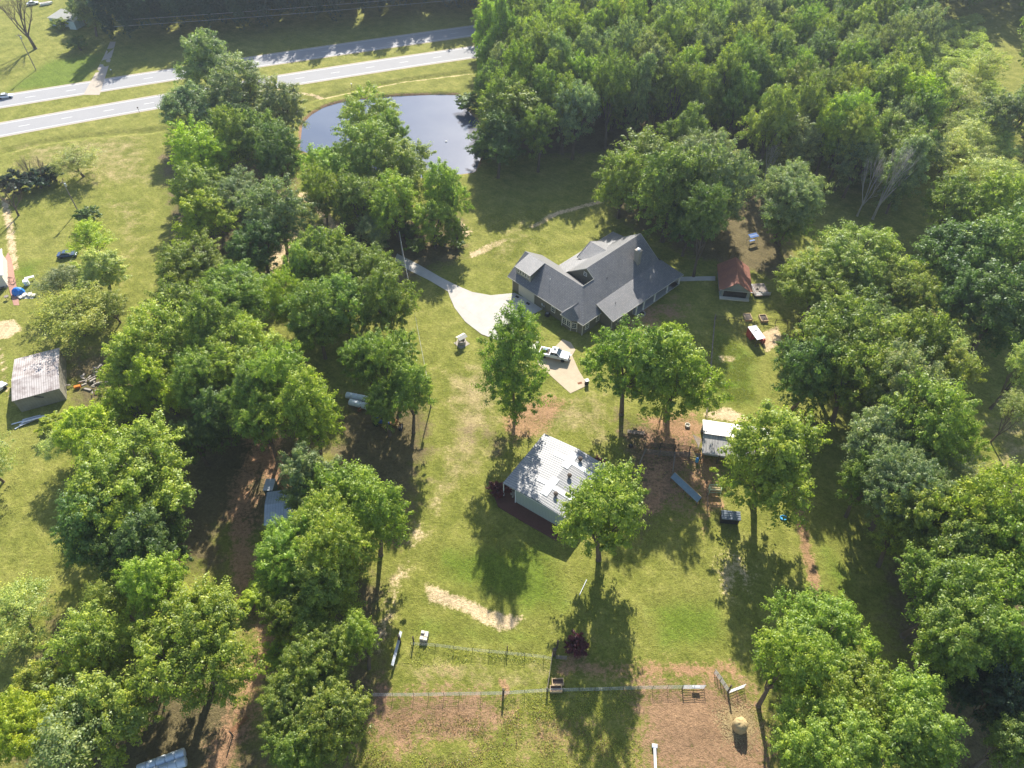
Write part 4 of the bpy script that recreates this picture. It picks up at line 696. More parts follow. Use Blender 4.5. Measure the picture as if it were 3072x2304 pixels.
b.build('leg', M['wood_dark'], sd_); b = MB(); b.box((0, -2.15, 1.3), (3.6, .07, .1)); b.box((0, -2.15, .9), (3.6, .07, .08)); b.box((-1.75, -2.15, .9), (.09, .09, .9)); b.box((1.75, -2.15, .9), (.09, .09, .9)); b.box((-1.75, 0, 1.3), (.07, 4.2, .1)); b.build('railing', M['galv'], sd_); b = MB()
for k in range(6): b.box((random.uniform(-.6, .8), random.uniform(-1, 1.4), .62), (.5, .35, .2), random.uniform(0, 3))
b.build('boards', M['stone'], sd_)
# chicken coop
q0 = Z(2200, 930, 200 * 2212 / 1269, 455, 565, 2.2); q1 = Z(2200, 930, 200 * 2212 / 1269, 615, 530, 2.2); q3 = Z(2200, 930, 200 * 2212 / 1269, 455, 325, 2.2); ang = math.atan2((q1 - q0).y, (q1 - q0).x)
ck = thing('chicken_coop', 'small coop with flat white roof and red side wall on the lawn', 'coop', (q0[0], q0[1], 0), ang); cw, cl = (q1 - q0).length, (q3 - q0).length; b = MB(); b.slab([(0, 0, 2.15), (cw, 0, 2.15), (cw, cl, 2.35), (0, cl, 2.35)], .06)
for k in range(1, 4): b.box((cw * k / 4, cl / 2, 2.28), (.05, cl, .04), 0, math.atan2(.2, cl))
b.build('roof', M['white'], ck); b = MB(); b.box((cw / 2, cl * .75, 1.1), (cw - .1, cl * .45, 2.0)); b.box((cw + .35, cl * .35, .6), (.6, cl * .5, 1.0)); b.build('red_box', M['red'], ck); b = MB()
for x in (.06, cw - .06):
    for y in (.06, cl * .5): b.box((x, y, 1.05), (.09, .09, 2.1))
for z in (.1, 1.1): b.box((cw / 2, .06, z), (cw, .05, .07))
b.build('frame', M['wood_dark'], ck); b = MB(); b.box((cw * .45, cl * .62, 2.31), (.9, .12, .06), .1); b.build('roof_bar', M['black'], ck)
# raised frames by the coop
for u, v_, wh, lb in ((268, 160, 'left'.upper(), 'slatted wooden raised bed frame left of the coop'), (565, 182, '', 'wooden raised bed frame with dark soil behind the coop')):
    c = Z(2200, 930, 200 * 2212 / 1269, u, v_); t = thing('raised_bed', lb, 'raised bed', c, R(3), 'raised beds above the coop'); b = MB()
    for sx in (-1, 1): b.box((sx * .75, 0, .3), (.12, 2.1, .6))
    for sy in (-1, 1): b.box((0, sy * 1.05, .3), (1.4, .12, .6))
    b.build('frame', M['wood_tan'], t); b = MB(); b.box((0, 0, .22), (1.38, 1.98, .4)); b.build('soil', M['wood_dark'], t); b = MB()
    if wh:
        for k in range(5): b.box((0, -.8 + k * .4, .47), (1.38, .1, .05))
        b.build('slat', M['wood_grey'], t)
# long metal shed (two pitches) and its second white roof behind the tree
M['old_tin'] = striped('old_tin', (.50, .47, .44), (.36, .34, .33), 0, .5, .18, .6, .15, stain=(.16, .14, .13), stain_amt=.55, stain_scale=.9, stretch=(1.6, .16, 1))
M['shiny_tin'] = striped('shiny_tin', (.66, .63, .59), (.5, .48, .45), 0, .5, .15, .5, .1, stain=(.36, .32, .28), stain_amt=.5, stain_scale=.9, stretch=(1.6, .16, 1))
c1 = Z(1840, 1200, 620, 975, 570, 2.7); c2 = Z(1840, 1200, 620, 975, 345, 4.0); c3 = Z(1840, 1200, 620, 975, 215, 3.2)
r1 = Z(1840, 1200, 620, 2040, 395, 3.4); angS = math.atan2((Z(1840, 1200, 620, 1360, 400, 4.0) - c2).y, (Z(1840, 1200, 620, 1360, 400, 4.0) - c2).x)
ls = thing('long_metal_shed', 'long open-fronted shed with weathered streaked tin roof half under a tree', 'shed', (c2[0], c2[1], 0), angS)
inv = lambda p: Matrix.Rotation(-angS, 3, 'Z') @ (Vector(p) - Vector((c2[0], c2[1], 0)))
y1 = inv(c1).y; y3 = inv(c3).y; LW = 12.0; b = MB(); b.slab([(-.2, y1, 2.7), (LW, y1, 2.7), (LW, -.05, 3.9), (-.2, -.05, 3.9)], .06); b.build('roof', M['old_tin'], ls); b = MB(); b.slab([(-.2, -.35, 4.1), (LW, -.35, 4.1), (LW, y3, 3.3), (-.2, y3, 3.3)], .06); b.build('back_roof', M['shiny_tin'], ls)
b = MB(); b.quad((0, y3 - .2, 0), (LW, y3 - .2, 0), (LW, y3 - .2, 3.25), (0, y3 - .2, 3.25)); b.quad((LW - .1, y1 + .2, 0), (LW - .1, y3 - .2, 0), (LW - .1, y3 - .2, 3.2), (LW - .1, -.2, 3.9), (LW - .1, y1 + .2, 2.65)); b.box((LW / 2, y1 + .8, 1.9), (LW - .3, .05, 1.2)); b.build('wall', M['galv'], ls); b = MB()
for k in range(5): b.box((.1 + k * (LW - .3) / 4, y1 + .25, 1.32), (.16, .16, 2.64))
b.build('post', M['wood_dark'], ls); b = MB()
for k in range(7): b.box((-.7 + .05 * k, .1 + .16 * k, 2.2 + .04 * k), (2.6, .12, .1), .15 + k * .1)
o = b.build('timber_pile', M['wood_grey'], None); o.location = (c2[0], c2[1], -1.0); o.rotation_euler = (0, 0, angS + 1.2); tag(o, 'loose timbers stacked against the left end of the long shed', 'timber')
wr = [Z(1840, 1200, 620, *q) for q in ((1795, 225, 3.3), (2035, 245, 3.3), (2048, 390, 2.8), (1790, 400, 2.8))]
ws_ = thing('white_roofed_shed', 'lean-to with bright white metal roof showing right of the shed tree', 'shed', (wr[3][0], wr[3][1], 0)); b = MB(); q = [Vector(p) - Vector((wr[3][0], wr[3][1], 0)) for p in wr]; b.slab([q[3], q[2], q[1], q[0]], .07); b.build('roof', M['white'], ws_); b = MB()
for p in q: b.box((p[0] * .96, p[1] * .96, p[2] / 2 - .05), (.14, .14, p[2] - .1))
b.build('post', M['wood_dark'], ws_); b = MB(); b.quad((q[0][0], q[0][1] - .2, 0), (q[1][0], q[1][1] - .2, 0), (q[1][0], q[1][1] - .2, 3.2), (q[0][0], q[0][1] - .2, 3.2)); b.build('wall', M['galv'], ws_)
# left weathered shed
M['left_roof'] = striped('left_roof', (.52, .47, .44), (.34, .30, .28), 1, .42, .3, .7, stain=(.16, .12, .11), stain_amt=.75, stain_scale=.55)
zz_ = lambda u, v_, z: Z(0, 1000, 360, u, v_, z)
A1 = zz_(235, 1240, 3.4); B1 = zz_(1085, 1010, 3.4); C1 = zz_(235, 485, 3.4); ang = math.atan2((B1 - A1).y, (B1 - A1).x); Ws = (B1 - A1).length
lsd = thing('weathered_shed', 'boxy tan shed with stained ribbed tin roof at the left edge', 'shed', (A1[0], A1[1], 0), ang); qi = lambda p: Matrix.Rotation(-ang, 3, 'Z') @ (Vector(p) - Vector((A1[0], A1[1], 0)))
D1 = qi(zz_(1040, 270, 3.4)); Cq = qi(C1); Lq = max(Cq.y, 7); ym = Lq * .42; b = MB(); b.slab([(-.15, -.15, 3.4), (Ws + .15, -.15, 3.4), (Ws + .15, ym, 4.0), (-.15, ym, 4.0)], .07); b.slab([(-.15, ym, 4.0), (Ws + .15, ym, 4.0), (Ws + .15, Lq, 3.4), (-.15, Lq, 3.4)], .07)
o_ = b.build('roof', striped('left_roof_x', (.52, .47, .44), (.34, .30, .28), 0, .42, .3, .7, stain=(.17, .125, .11), stain_amt=.75, stain_scale=.5), lsd)
b = MB(); b.quad((0, 0, 0), (Ws, 0, 0), (Ws, 0, 3.35), (0, 0, 3.35)); b.quad((0, Lq - .2, 0), (Ws, Lq - .2, 0), (Ws, Lq - .2, 3.35), (0, Lq - .2, 3.35)); b.quad((0, 0, 0), (0, Lq - .2, 0), (0, Lq - .2, 3.35), (0, ym, 3.93), (0, 0, 3.35)); b.quad((Ws, 0, 0), (Ws, Lq - .2, 0), (Ws, Lq - .2, 3.35), (Ws, ym, 3.93), (Ws, 0, 3.35)); b.build('wall', striped('tan_wall', (.30, .28, .22), (.22, .20, .16), 0, .5, .08, .8, stain=(.2, .17, .12), stain_amt=.5), lsd)
b = MB(); b.box((Ws * .52, -.03, 2.6), (1.6, .04, .22), 0, 0, .5); b.build('wall_vent', M['black'], lsd)
b = MB()
for k in range(9): b.box((k * .25 - 1, -1.6 - random.random() * 1.2, .15 + .05 * k), (random.uniform(3, 5.5), .28, .05), random.uniform(-.25, .35))
o = b.build('scrap_boards', M['galv'], None); o.location = zz_(560, 1480, 0); o.rotation_euler = (0, 0, ang + .1); tag(o, 'long grey scrap boards lying in the shade below the left shed', 'boards')
b = MB()
for k in range(40): b.box((random.gauss(0, 2.2), random.gauss(0, 2.0), .2 + random.random() * .4), (random.uniform(.2, 1.8), random.uniform(.1, .4), random.uniform(.05, .4)), random.uniform(0, 3), random.uniform(-.4, .4))
o = b.build('scrap_pile', M['stone'], None); o.location = G(210, 820); tag(o, 'heap of grey scrap and brush right of the left shed', 'scrap pile')
for u, v_, s_ in ((1480, 1010, .8), (1420, 980, .7)):
    pass
b = MB(); b.box((0, 0, .35), (.9, .5, .7), .4, .2); b.box((.4, .2, .3), (.5, .5, .6), .1); b.build('x', M['rust']); o = bpy.data.objects['x']; o.name = 'orange_barrel'; o.location = zz_(1430, 1010, 0); o.data.materials[0] = pmat('orange', (.65, .22, .03), .7); tag(o, 'orange tub in the scrap right of the left shed', 'tub')
# hidden bluish roof
M['blue_tin'] = striped('blue_tin', (.46, .52, .58), (.33, .39, .46), 0, .45, .2, .45, .3, stain=(.3, .34, .40), stain_amt=.4)
h1 = Z(740, 1400, 627, 180, 625, 2.8); h2 = Z(740, 1400, 627, 165, 440, 3.6); h3 = Z(740, 1400, 627, 180, 310, 3.2); h4 = Z(740, 1400, 627, 800, 760, 2.8)
hd = thing('hidden_shed', 'bluish metal shed roof mostly hidden under the trees beside the clay track', 'shed', (h1[0], h1[1], 0), R(8)); b = MB(); LH = 11; b.slab([(0, 0, 2.8), (LH, 0, 2.8), (LH, 3.6, 3.6), (0, 3.6, 3.6)], .06); b.slab([(0, 3.6, 3.6), (LH, 3.6, 3.6), (LH, 6.6, 3.1), (0, 6.6, 3.1)], .06); b.build('roof', M['blue_tin'], hd); b = MB(); b.quad((.2, .2, 0), (LH - .2, .2, 0), (LH - .2, .2, 2.8), (.2, .2, 2.8)); b.quad((.2, 6.4, 0), (LH - .2, 6.4, 0), (LH - .2, 6.4, 3.05), (.2, 6.4, 3.05))
for x in (.2, LH - .2): b.quad((x, .2, 0), (x, 6.4, 0), (x, 6.4, 3.05), (x, 3.6, 3.5), (x, .2, 2.8))
b.build('wall', M['galv'], hd); tk_ = thing('storage_tank', 'dark green box tank standing behind the bluish shed roof', 'tank', Z(740, 1400, 627, 270, 260)); b = MB(); b.box((0, 0, 1.0), (1.6, 2.4, 2.0)); b.build('body', pmat('tank_green', (.04, .09, .075), .7), tk_, bevel=.05); b = MB(); b.box((0, 0, 2.05), (1.7, 2.5, .08)); b.build('lid', M['galv'], tk_)
# far white-roofed house across the highway
q = [Z(0, 0, 522.9, u, v_, 3.2) for u, v_ in ((610, 215), (975, 245), (1000, 85), (650, 105))]
fh = thing('cottage', 'small pale house with off-white hip roof across the highway', 'house', (q[0][0], q[0][1], 0), math.atan2((q[1] - q[0]).y, (q[1] - q[0]).x)); Wf = (q[1] - q[0]).length; Lf = 8.5; b = MB()
b.slab([(-.4, -.4, 3.0), (Wf + .4, -.4, 3.0), (Wf - 3.5, Lf / 2, 5.0), (3.5, Lf / 2, 5.0)], .1); b.slab([(Wf + .4, Lf + .4, 3.0), (-.4, Lf + .4, 3.0), (3.5, Lf / 2, 5.0), (Wf - 3.5, Lf / 2, 5.0)], .1); b.slab([(-.4, Lf + .4, 3), (-.4, -.4, 3), (3.5, Lf / 2, 5.0)], .1); b.slab([(Wf + .4, -.4, 3), (Wf + .4, Lf + .4, 3), (Wf - 3.5, Lf / 2, 5.0)], .1)
b.slab([(Wf * .72, -2.2, 3.0), (Wf * .86, -2.2, 4.1), (Wf * .86, Lf / 2, 4.9), (Wf * .72, .5, 3.3)], .1); b.slab([(Wf, -2.2, 3.0), (Wf * .86, -2.2, 4.1), (Wf * .86, Lf / 2, 4.9), (Wf, .5, 3.3)][::-1], .1); b.build('roof', M['offwhite'], fh); b = MB(); b.prism([(0, 0), (Wf, 0), (Wf, Lf), (0, Lf)], 0, 2.98); b.prism([(Wf * .74, -1.9), (Wf * .98, -1.9), (Wf * .98, 0), (Wf * .74, 0)], 0, 2.95); b.build('wall', pmat('pale_wall', (.42, .50, .50), .8), fh)
for x in (2, 5, 8): window(fh, (x, -.03, 1.6), (1, 0), 1.1, 1.2, (0, -1))
T(330, 235, 0, 3, 'shrub', 'olive', 'none') if False else None
# left edge house with red path and white roof
q = [Z(0, 720, 266.7, u, v_, 3.4) for u, v_ in ((55, 880), (30, 220))]
lh = thing('edge_house', 'white-edged house roof just entering at the left photo edge', 'house', (q[0][0], q[0][1], 0), math.atan2((q[1] - q[0]).y, (q[1] - q[0]).x)); Le = (q[1] - q[0]).length; b = MB(); b.slab([(0, 0, 3.4), (Le, 0, 3.4), (Le, 5, 5.2), (0, 5, 5.2)], .1); b.slab([(0, 5, 5.2), (Le, 5, 5.2), (Le, 10, 3.4), (0, 10, 3.4)], .1); b.build('roof', pmat('roof_grey', (.34, .33, .33), .8), lh); b = MB(); b.prism([(.3, .3), (Le - .3, .3), (Le - .3, 9.7), (.3, 9.7)], 0, 3.3); b.build('wall', M['offwhite'], lh); b = MB(); b.box((Le / 2, -.05, 3.36), (Le, .16, .2)); b.build('gutter', M['white'], lh)
slabst('brick_path', [(18, 545), (25, 560), (38, 630), (42, 660), (30, 660), (16, 610), (10, 560)], pmat('brick', (.36, .20, .15), .9, var=.3, scale=3), .09)
# ================================================================ VEHICLES
def wheels(t, xs_, yw, r, wd=.24):
    for x in xs_:
        for y in (-yw, yw):
            b = MB(); b.lathe([(r * .62, -wd / 2), (r * .95, -wd / 2), (r, -wd * .3), (r, wd * .3), (r * .95, wd / 2), (r * .62, wd / 2)], (x, y, r), 16, Matrix.Rotation(R(90), 3, 'X')); wo = b.build('wheel', M['rubber'], t); b = MB(); b.lathe([(r * .3, -wd * .45), (r * .62, -wd * .5), (r * .62, wd * .5), (r * .3, wd * .45)], (x, y, r), 12, Matrix.Rotation(R(90), 3, 'X')); b.build('rim', M['steel'], wo)
def carpaint(name, c): m = pmat(name, c, .25, var=.03, bump=0, spec=.6); return m
def pickup(loc, rz, label):
    t = thing('pickup_truck', label, 'pickup truck', loc, rz); P_ = carpaint('truck_paint', (.72, .73, .76)); b = MB()
    b.side([(-2.9, .55), (2.75, .5), (2.9, .7), (2.85, 1.1), (1.35, 1.22), (1.15, 1.25), (-.75, 1.25), (-.78, 1.15), (-2.9, 1.15)], -.97, .97); b.build('body', P_, t, bevel=.05)
    b = MB(); b.side([(-.72, 1.2), (1.25, 1.2), (.55, 1.82), (-.5, 1.86)], -.86, .86); b.build('cab_glass', M['glass'], t, bevel=.03)
    b = MB(); b.slab([(.5, -.78, 1.9), (.5, .78, 1.9), (-.55, .78, 1.93), (-.55, -.78, 1.93)][::-1], .08)
    for y in (-.86, .86):
        s_ = .93 if y > 0 else -.93
        for p, q_ in (((1.28, 1.22), (.56, 1.84)), ((-.74, 1.22), (-.54, 1.86)), ((.12, 1.22), (.05, 1.86))): b.tube((p[0], y * 1.02, p[1]), (q_[0], y * .92, q_[1]), .045, n=6)
    b.build('cab_roof', P_, t); b = MB(); b.box((0, .1, 1.945), (.55, .75, .02)); b.build('sunroof', M['glass'], t)
    b = MB(); b.box((-1.85, 0, 1.165), (1.9, 1.5, .02)); b.build('bed_liner', M['wood_dark'], t); b = MB(); b.box((-1.85, .2, 1.3), (.9, .6, .3), .3); b.build('toolbox', M['bluepaint'], t)
    for y in (-.72, .72): b = MB(); b.box((2.87, y, .86), (.08, .36, .2)); b.build('headlight', M['glass'], t)
    b = MB(); b.box((2.88, 0, .8), (.08, .95, .26)); b.build('grille', M['black'], t); b = MB(); b.box((2.93, 0, .55), (.14, 1.9, .2)); b.build('bumper', M['steel'], t)
    for y in (-1.08, 1.08): b = MB(); b.box((.95, y, 1.32), (.14, .2, .2)); b.build('mirror', M['black'], t)
    wheels(t, (-1.85, 1.85), .86, .4, .28); t.scale = (1.1, 1.1, 1.1); return t
pr1 = P3(545, 347.0); pr2 = P3(573, 351.5)
w1 = Z(1300, 900, 520, 1395, 735); w2 = Z(1300, 900, 520, 1665, 795); an = math.atan2((w2 - w1).y, (w2 - w1).x); mid = (w1 + w2) / 2 + Vector((-math.sin(an), math.cos(an), 0)) * .9
pickup((mid.x, mid.y, .05), an, 'white pickup truck with sunroof parked on the tan concrete pad')
def sedan(loc, rz, label, name='car', c=(.66, .70, .76)):
    t = thing(name, label, 'car', loc, rz); P_ = carpaint(name + '_paint', c); b = MB(); b.side([(-2.2, .3), (2.25, .3), (2.3, .6), (2.1, .78), (1.0, .92), (-1.5, .95), (-2.25, .85)], -.88, .88); b.build('body', P_, t, bevel=.06); b = MB(); b.side([(-1.6, .9), (1.05, .9), (.35, 1.36), (-.9, 1.38)], -.76, .76); b.build('cabin_glass', M['glass'], t, bevel=.04); b = MB(); b.side([(.32, 1.34), (-.88, 1.36), (-.82, 1.42), (.25, 1.41)], -.66, .66); b.build('roof', P_, t); wheels(t, (-1.35, 1.4), .8, .32, .22)
    for y in (-.62, .62): b = MB(); b.box((2.24, y, .66), (.1, .36, .14)); b.build('headlight', M['white'], t)
    return t
cp_ = P3(6, 97.8); sedan((cp_.x, cp_.y, .02), math.atan2(*(far_c[31] - far_c[28])[::-1]), 'white car driving on the highway at the left photo edge')
fv = Z(0, 0, 522.9, 420, 60); sedan((fv.x, fv.y, 0), R(35), 'white car parked left of the pale cottage', 'parked_car', (.78, .76, .72))
bo = Z(0, 0, 522.9, 590, 60); o = thing('small_boat', 'small white boat on the grass behind the cottage', 'boat', bo, R(30)); b = MB(); b.prism([(-2.2, -.9), (1.2, -.9), (2.6, 0), (1.2, .9), (-2.2, .9)], .2, .9); b.build('hull', M['white'], o, bevel=.05); b = MB(); b.prism([(-1.9, -.7), (1.0, -.7), (2.0, 0), (1.0, .7), (-1.9, .7)], .88, .93); b.build('deck', M['stone'], o)
lc = P3(1.5, 392); sedan((lc.x - 1, lc.y, 0), R(65), 'white car partly in the frame beside the left shed', 'white_car', (.80, .80, .80)); 
# tractor
tc_ = Z(1020, 1140, 300, 930, 980); tt = thing('tractor', 'blue farm tractor in deep shade beside the trees', 'tractor', tc_, R(-25)); b = MB(); b.box((.9, 0, 1.15), (1.7, .7, .65)); b.box((-.5, 0, .85), (1.4, .8, .5)); b.build('body', M['bluepaint'], tt, bevel=.06); b = MB(); b.box((-.75, 0, 1.3), (.5, .55, .12)); b.box((-1.0, 0, 1.6), (.1, .5, .5)); b.build('seat', M['black'], tt); b = MB()
for x in (-1.2, .1):
    for y in (-.5, .5): b.tube((x, y, 1.0), (x, y, 2.3), .04, n=6)
b.slab([(-1.35, -.65, 2.35), (.25, -.65, 2.35), (.25, .65, 2.35), (-1.35, .65, 2.35)], .06); b.build('canopy', M['bluepaint'], tt); wheels(tt, (-.85,), .85, .72, .42); wheels(tt, (1.4,), .7, .42, .26); b = MB(); b.tube((1.2, .25, 1.4), (1.2, .25, 2.1), .05, n=6); b.build('exhaust', M['black'], tt)
im = thing('implement', 'rusty tan farm implement hitched right of the blue tractor', 'farm implement', Z(1020, 1140, 300, 1180, 980), R(-20)); b = MB(); b.box((0, 0, .8), (1.6, 1.3, .5), 0, .1); b.box((1.2, .2, 1.0), (1.4, .15, .15), -.5); b.box((1.2, -.4, .9), (1.6, .15, .15), -.3); b.build('frame', pmat('orange_rust', (.36, .17, .06), .8, var=.3), im, bevel=.03); b = MB(); b.box((1.9, -.5, .5), (.7, 1.3, .8), .3); b.build('bucket', M['black'], im, bevel=.03); wheels(im, (-.3,), .8, .35)
rk = thing('hay_rake', 'thin grey hay rake arms left of the blue tractor', 'farm implement', Z(1020, 1140, 300, 640, 740), R(-38)); b = MB()
for y in (0, .9): b.tube((-2.0, y, .6), (2.2, y * .4, .9), .05, n=6)
b.tube((-1.8, -.8, .5), (-1.8, 1.6, .5), .05, n=6); b.build('arm', M['galv'], rk)
for k in range(4): b = MB(); b.lathe([(.5, -.02), (.5, .02)], (-1.8, -.7 + k * .75, .5), 14, Matrix.Rotation(R(70), 3, 'Y')); b.build('wheel', M['rust'], rk)
# ================================================================ SMALL THINGS
def bale(loc, rz, label, r=.68, ln=1.25, mt='wrap', name='wrapped_bale', group=None):
    b = MB(); b.lathe([(r * .8, -ln / 2), (r * .96, -ln * .46), (r, -ln * .35), (r * .985, 0), (r, ln * .35), (r * .96, ln * .46), (r * .8, ln / 2)], (0, 0, 0), 20, Matrix.Rotation(R(90), 3, 'Y'))
    o = b.build(name, M[mt], None, smooth=True); o.location = (loc[0], loc[1], r * .97); o.rotation_euler = (0, 0, rz); return tag(o, label, 'hay bale', group)
ords = ['first', 'second', 'third', 'fourth', 'fifth', 'sixth']
def bale_row(p0, p1, k, row, grp, wh):
    d = (p1 - p0); rz = math.atan2(d.y, d.x); ln = d.length / (k - 1)
    for i in range(k): bale(p0 + d * i / (k - 1), rz, 'white wrapped bale, %s from left, %s, %s' % (ords[i], row, wh), ln=ln * .985, r=.66, group=grp)
zb = lambda u, v_: Z(1020, 1140, 300, u, v_, .66)
bale_row(zb(200, 340), zb(565, 415), 4, 'back row', 'wrapped bales in the shade', 'stack left of the tractor'); bale_row(zb(275, 495), zb(540, 565), 3, 'front row', 'wrapped bales in the shade', 'stack left of the tractor')
zc = lambda u, v_: Z(400, 2230, 348.3, u, v_, .66)
bale_row(zc(170, 470), zc(895, 205), 5, 'back row', 'wrapped bales at the bottom edge', 'stack cut by the bottom photo edge'); bale_row(zc(250, 600), zc(925, 365), 5, 'front row', 'wrapped bales at the bottom edge', 'stack cut by the bottom photo edge')
# hay bale, ring of loose hay
hb = Z(1920, 1930, 420, 1560, 1330); b = MB(); n_ = 20; prof = [(.95, 0), (1.0, .4), (.98, 1.1), (.9, 1.65), (.75, 1.95), (.3, 2.1)]; b.lathe(prof, (0, 0, 0), n_); 
for i, v_ in enumerate(b.v): b.v[i] = (v_[0] * random.uniform(.9, 1.08), v_[1] * random.uniform(.9, 1.08) * 1.05, v_[2] * random.uniform(.94, 1.06))
o = b.build('hay_stack', M['hay'], None, smooth=True); o.location = hb; tag(o, 'tall eaten-down hay stack standing in scattered straw on bare soil', 'hay stack')
b = MB(); r_ = random.Random(3)
for k in range(2600):
    a = r_.uniform(0, 6.28); d = abs(r_.gauss(0, 1.25)) + .7; b.box((math.cos(a) * d * 1.15, .5 + math.sin(a) * d * 1.1, .02 + r_.random() * .12 / d), (r_.uniform(.1, .35), .04, .03), r_.uniform(0, 6.28), 0, r_.uniform(-.3, .3))
o = b.build('loose_straw', M['hay'], None); o.location = hb; tag(o, 'straw scattered on the soil round the hay stack', 'straw', kind='stuff')
# water trough pair
for k, (u, v_) in enumerate(((1287, 1100), (1258, 1215))):
    t = thing('feed_trough', ('upper' if k == 0 else 'lower') + ' of two tan box troughs beside the wire fence', 'trough', Z(1440, 1850, 400, u, v_), R(2), 'feed troughs by the fence'); b = MB()
    for s_ in (-1, 1): b.box((0, s_ * .42, .35), (1.72, .1, .7)); b.box((s_ * .81, 0, .35), (.1, .74, .7))
    b.build('frame', M['wood_tan'], t); b = MB(); b.box((0, 0, .22), (1.5, .72, .3)); b.build('feed', pmat('feed', (.14, .10, .08), .9), t)
# well
wc = Z(1330, 960, 279, 440, 560); we = thing('wishing_well', 'round stone wishing well with small white roof on the lawn', 'well', wc, R(40)); b = MB(); b.lathe([(.85, 0), (.85, .85), (.95, .87), (.95, .98), (.7, .98), (.7, .5), (.1, .5)], (0, 0, 0), 18); b.build('stone_wall', M['stone'], we); b = MB()
for x in (-.8, .8): b.tube((x, 0, .9), (x, 0, 2.1), .05, n=6)
b.tube((-.8, 0, 1.5), (.8, 0, 1.5), .05, n=6); b.build('post', M['wood_grey'], we); b = MB()
for s_ in (-1, 1): b.slab([(-1.05, 0, 2.4), (1.05, 0, 2.4), (1.05, s_ * .75, 1.95), (-1.05, s_ * .75, 1.95)], .05)
b.build('roof', M['offwhite'], we); b = MB(); b.box((0, 0, .03), (2.5, 2.5, .06)); b.build('paving', M['stone'], we)
b = MB(); b.tube((0, 0, 0), (0, 0, 2.2), .04, n=6); o = b.build('hook_pole', M['black'], None); o.location = Z(1330, 960, 279, 300, 590); tag(o, 'thin dark pole standing left of the wishing well', 'pole')
# pedestal grill at the pad
tb = thing('trash_bin', 'upright bin with pale lid at the corner of the tan concrete pad', 'bin', Z(1300, 900, 520, 1955, 1075)); b = MB(); b.box((0, 0, .62), (.62, .62, 1.1), .3, taper=1.08); b.build('body', M['black'], tb, bevel=.03); b = MB(); b.box((0, 0, 1.2), (.78, .78, .08), .3); b.build('lid', M['white'], tb, bevel=.02)
for y in (-.2, .2): b = MB(); b.lathe([(.12, -.04), (.12, .04)], (-.3, y, .12), 10, Matrix.Rotation(R(90), 3, 'X')); b.build('wheel', M['rubber'], tb)
mt = MB(); mt.box((0, 0, .065), (.9, .5, .03)); o = mt.build('door_mat', M['rust'], None); o.location = Z(1300, 900, 520, 1870, 1062); o.rotation_euler = (0, 0, .35); tag(o, 'brown mat lying on the tan concrete pad', 'mat')
# yard debris by pickup under the tree
b = MB()
for k in range(12): b.box((random.gauss(0, .9), random.gauss(0, .8), .25), (random.uniform(.3, .9), random.uniform(.3, .7), random.uniform(.3, .7)), random.uniform(0, 3))
b.box((0, 0, .04), (3.4, 3.0, .08)); o = b.build('patio_items', M['offwhite'], None); o.location = Z(1300, 900, 520, 1230, 620); tag(o, 'pale yard items under the tall tree behind the pickup', 'yard items')
# concrete block pallet
cb = Z(1140, 1850, 300, 985, 460); t = thing('block_stack', 'pale stone block stack with gaps beside the fence corner', 'blocks', cb, R(-8)); b = MB(); b.box((0, 0, .3), (1.15, 1.5, .6)); b.build('base', M['stone'], t); b = MB()
for x, y in ((.3, .45), (-.3, .5), (.32, .05), (-.3, -.45), (.3, -.5)): b.box((x, y, .72), (.52, .42, .22))
b.build('blocks', M['offwhite'], t)
# blue tarp yard
zt_ = lambda u, v_: Z(0, 720, 266.7, u, v_)
tp = MB(); tp.lathe([(1.5, 0), (1.45, .5), (1.1, 1.2), (.5, 1.6), (.1, 1.7)], (0, 0, 0), 7); o = tp.build('blue_tarp', M['blue'], None); o.location = zt_(480, 1330); o.scale = (1, .8, 1); tag(o, 'blue tarp covering a heap at the left edge yard', 'tarp')
for u, v_, sx, sy, nm, lb in ((765, 990, 2.0, .7, 'white_table', 'long white table on the grass right of the blue tarp'), (690, 1110, 1.1, 1.0, 'white_cabinet', 'white cabinet standing on the grass right of the blue tarp')):
    t = thing(nm, lb, nm.split('_')[1], zt_(u, v_), R(25)); hh = .75 if 'table' in nm else 1.2; b = MB(); b.box((0, 0, hh), (sx, sy, .06)); b.build('top', M['white'], t); b = MB()
    for x in (-1, 1):
        for y in (-1, 1): b.box((x * sx * .45, y * sy * .42, hh / 2), (.06, .06, hh))
    if 'cab' in nm: b.box((0, 0, hh / 2), (sx * .9, sy * .9, hh - .1))
    b.build('body', M['white'], t)
b = MB()
for k in range(16): b.box((random.gauss(0, 1.0), random.gauss(0, .4), .25), (random.uniform(.5, 1.1), random.uniform(.4, .8), random.uniform(.2, .6)), random.uniform(0, 3))
b.box((0, 0, .04), (4.2, 1.8, .08)); o = b.build('yard_junk', M['offwhite'], None); o.location = zt_(640, 1400); tag(o, 'scattered pale junk below the blue tarp', 'junk')
b = MB()
for k in range(60): b.box((random.gauss(0, 1.3), random.gauss(0, 1.8), .3), (random.uniform(.3, 1.6), .08, .08), random.uniform(0, 3), 0, random.uniform(-.5, .5))
o = b.build('brush_pile', M['wood_dark'], None); o.location = zt_(90, 1120); tag(o, 'dark pile of cut brush at the left photo edge', 'brush pile')
st = thing('garden_stool', 'dark round stool casting a shadow on the left edge patio', 'stool', zt_(200, 1470)); b = MB(); b.lathe([(.5, .75), (.5, .85), (.1, .86)], (0, 0, 0), 12); b.build('seat', M['wood_grey'], st)
for a in (0, 2.1, 4.2): b = MB(); b.tube((math.cos(a) * .4, math.sin(a) * .4, 0), (math.cos(a) * .3, math.sin(a) * .3, .76), .04, n=6); b.build('leg', M['wood_dark'], st)
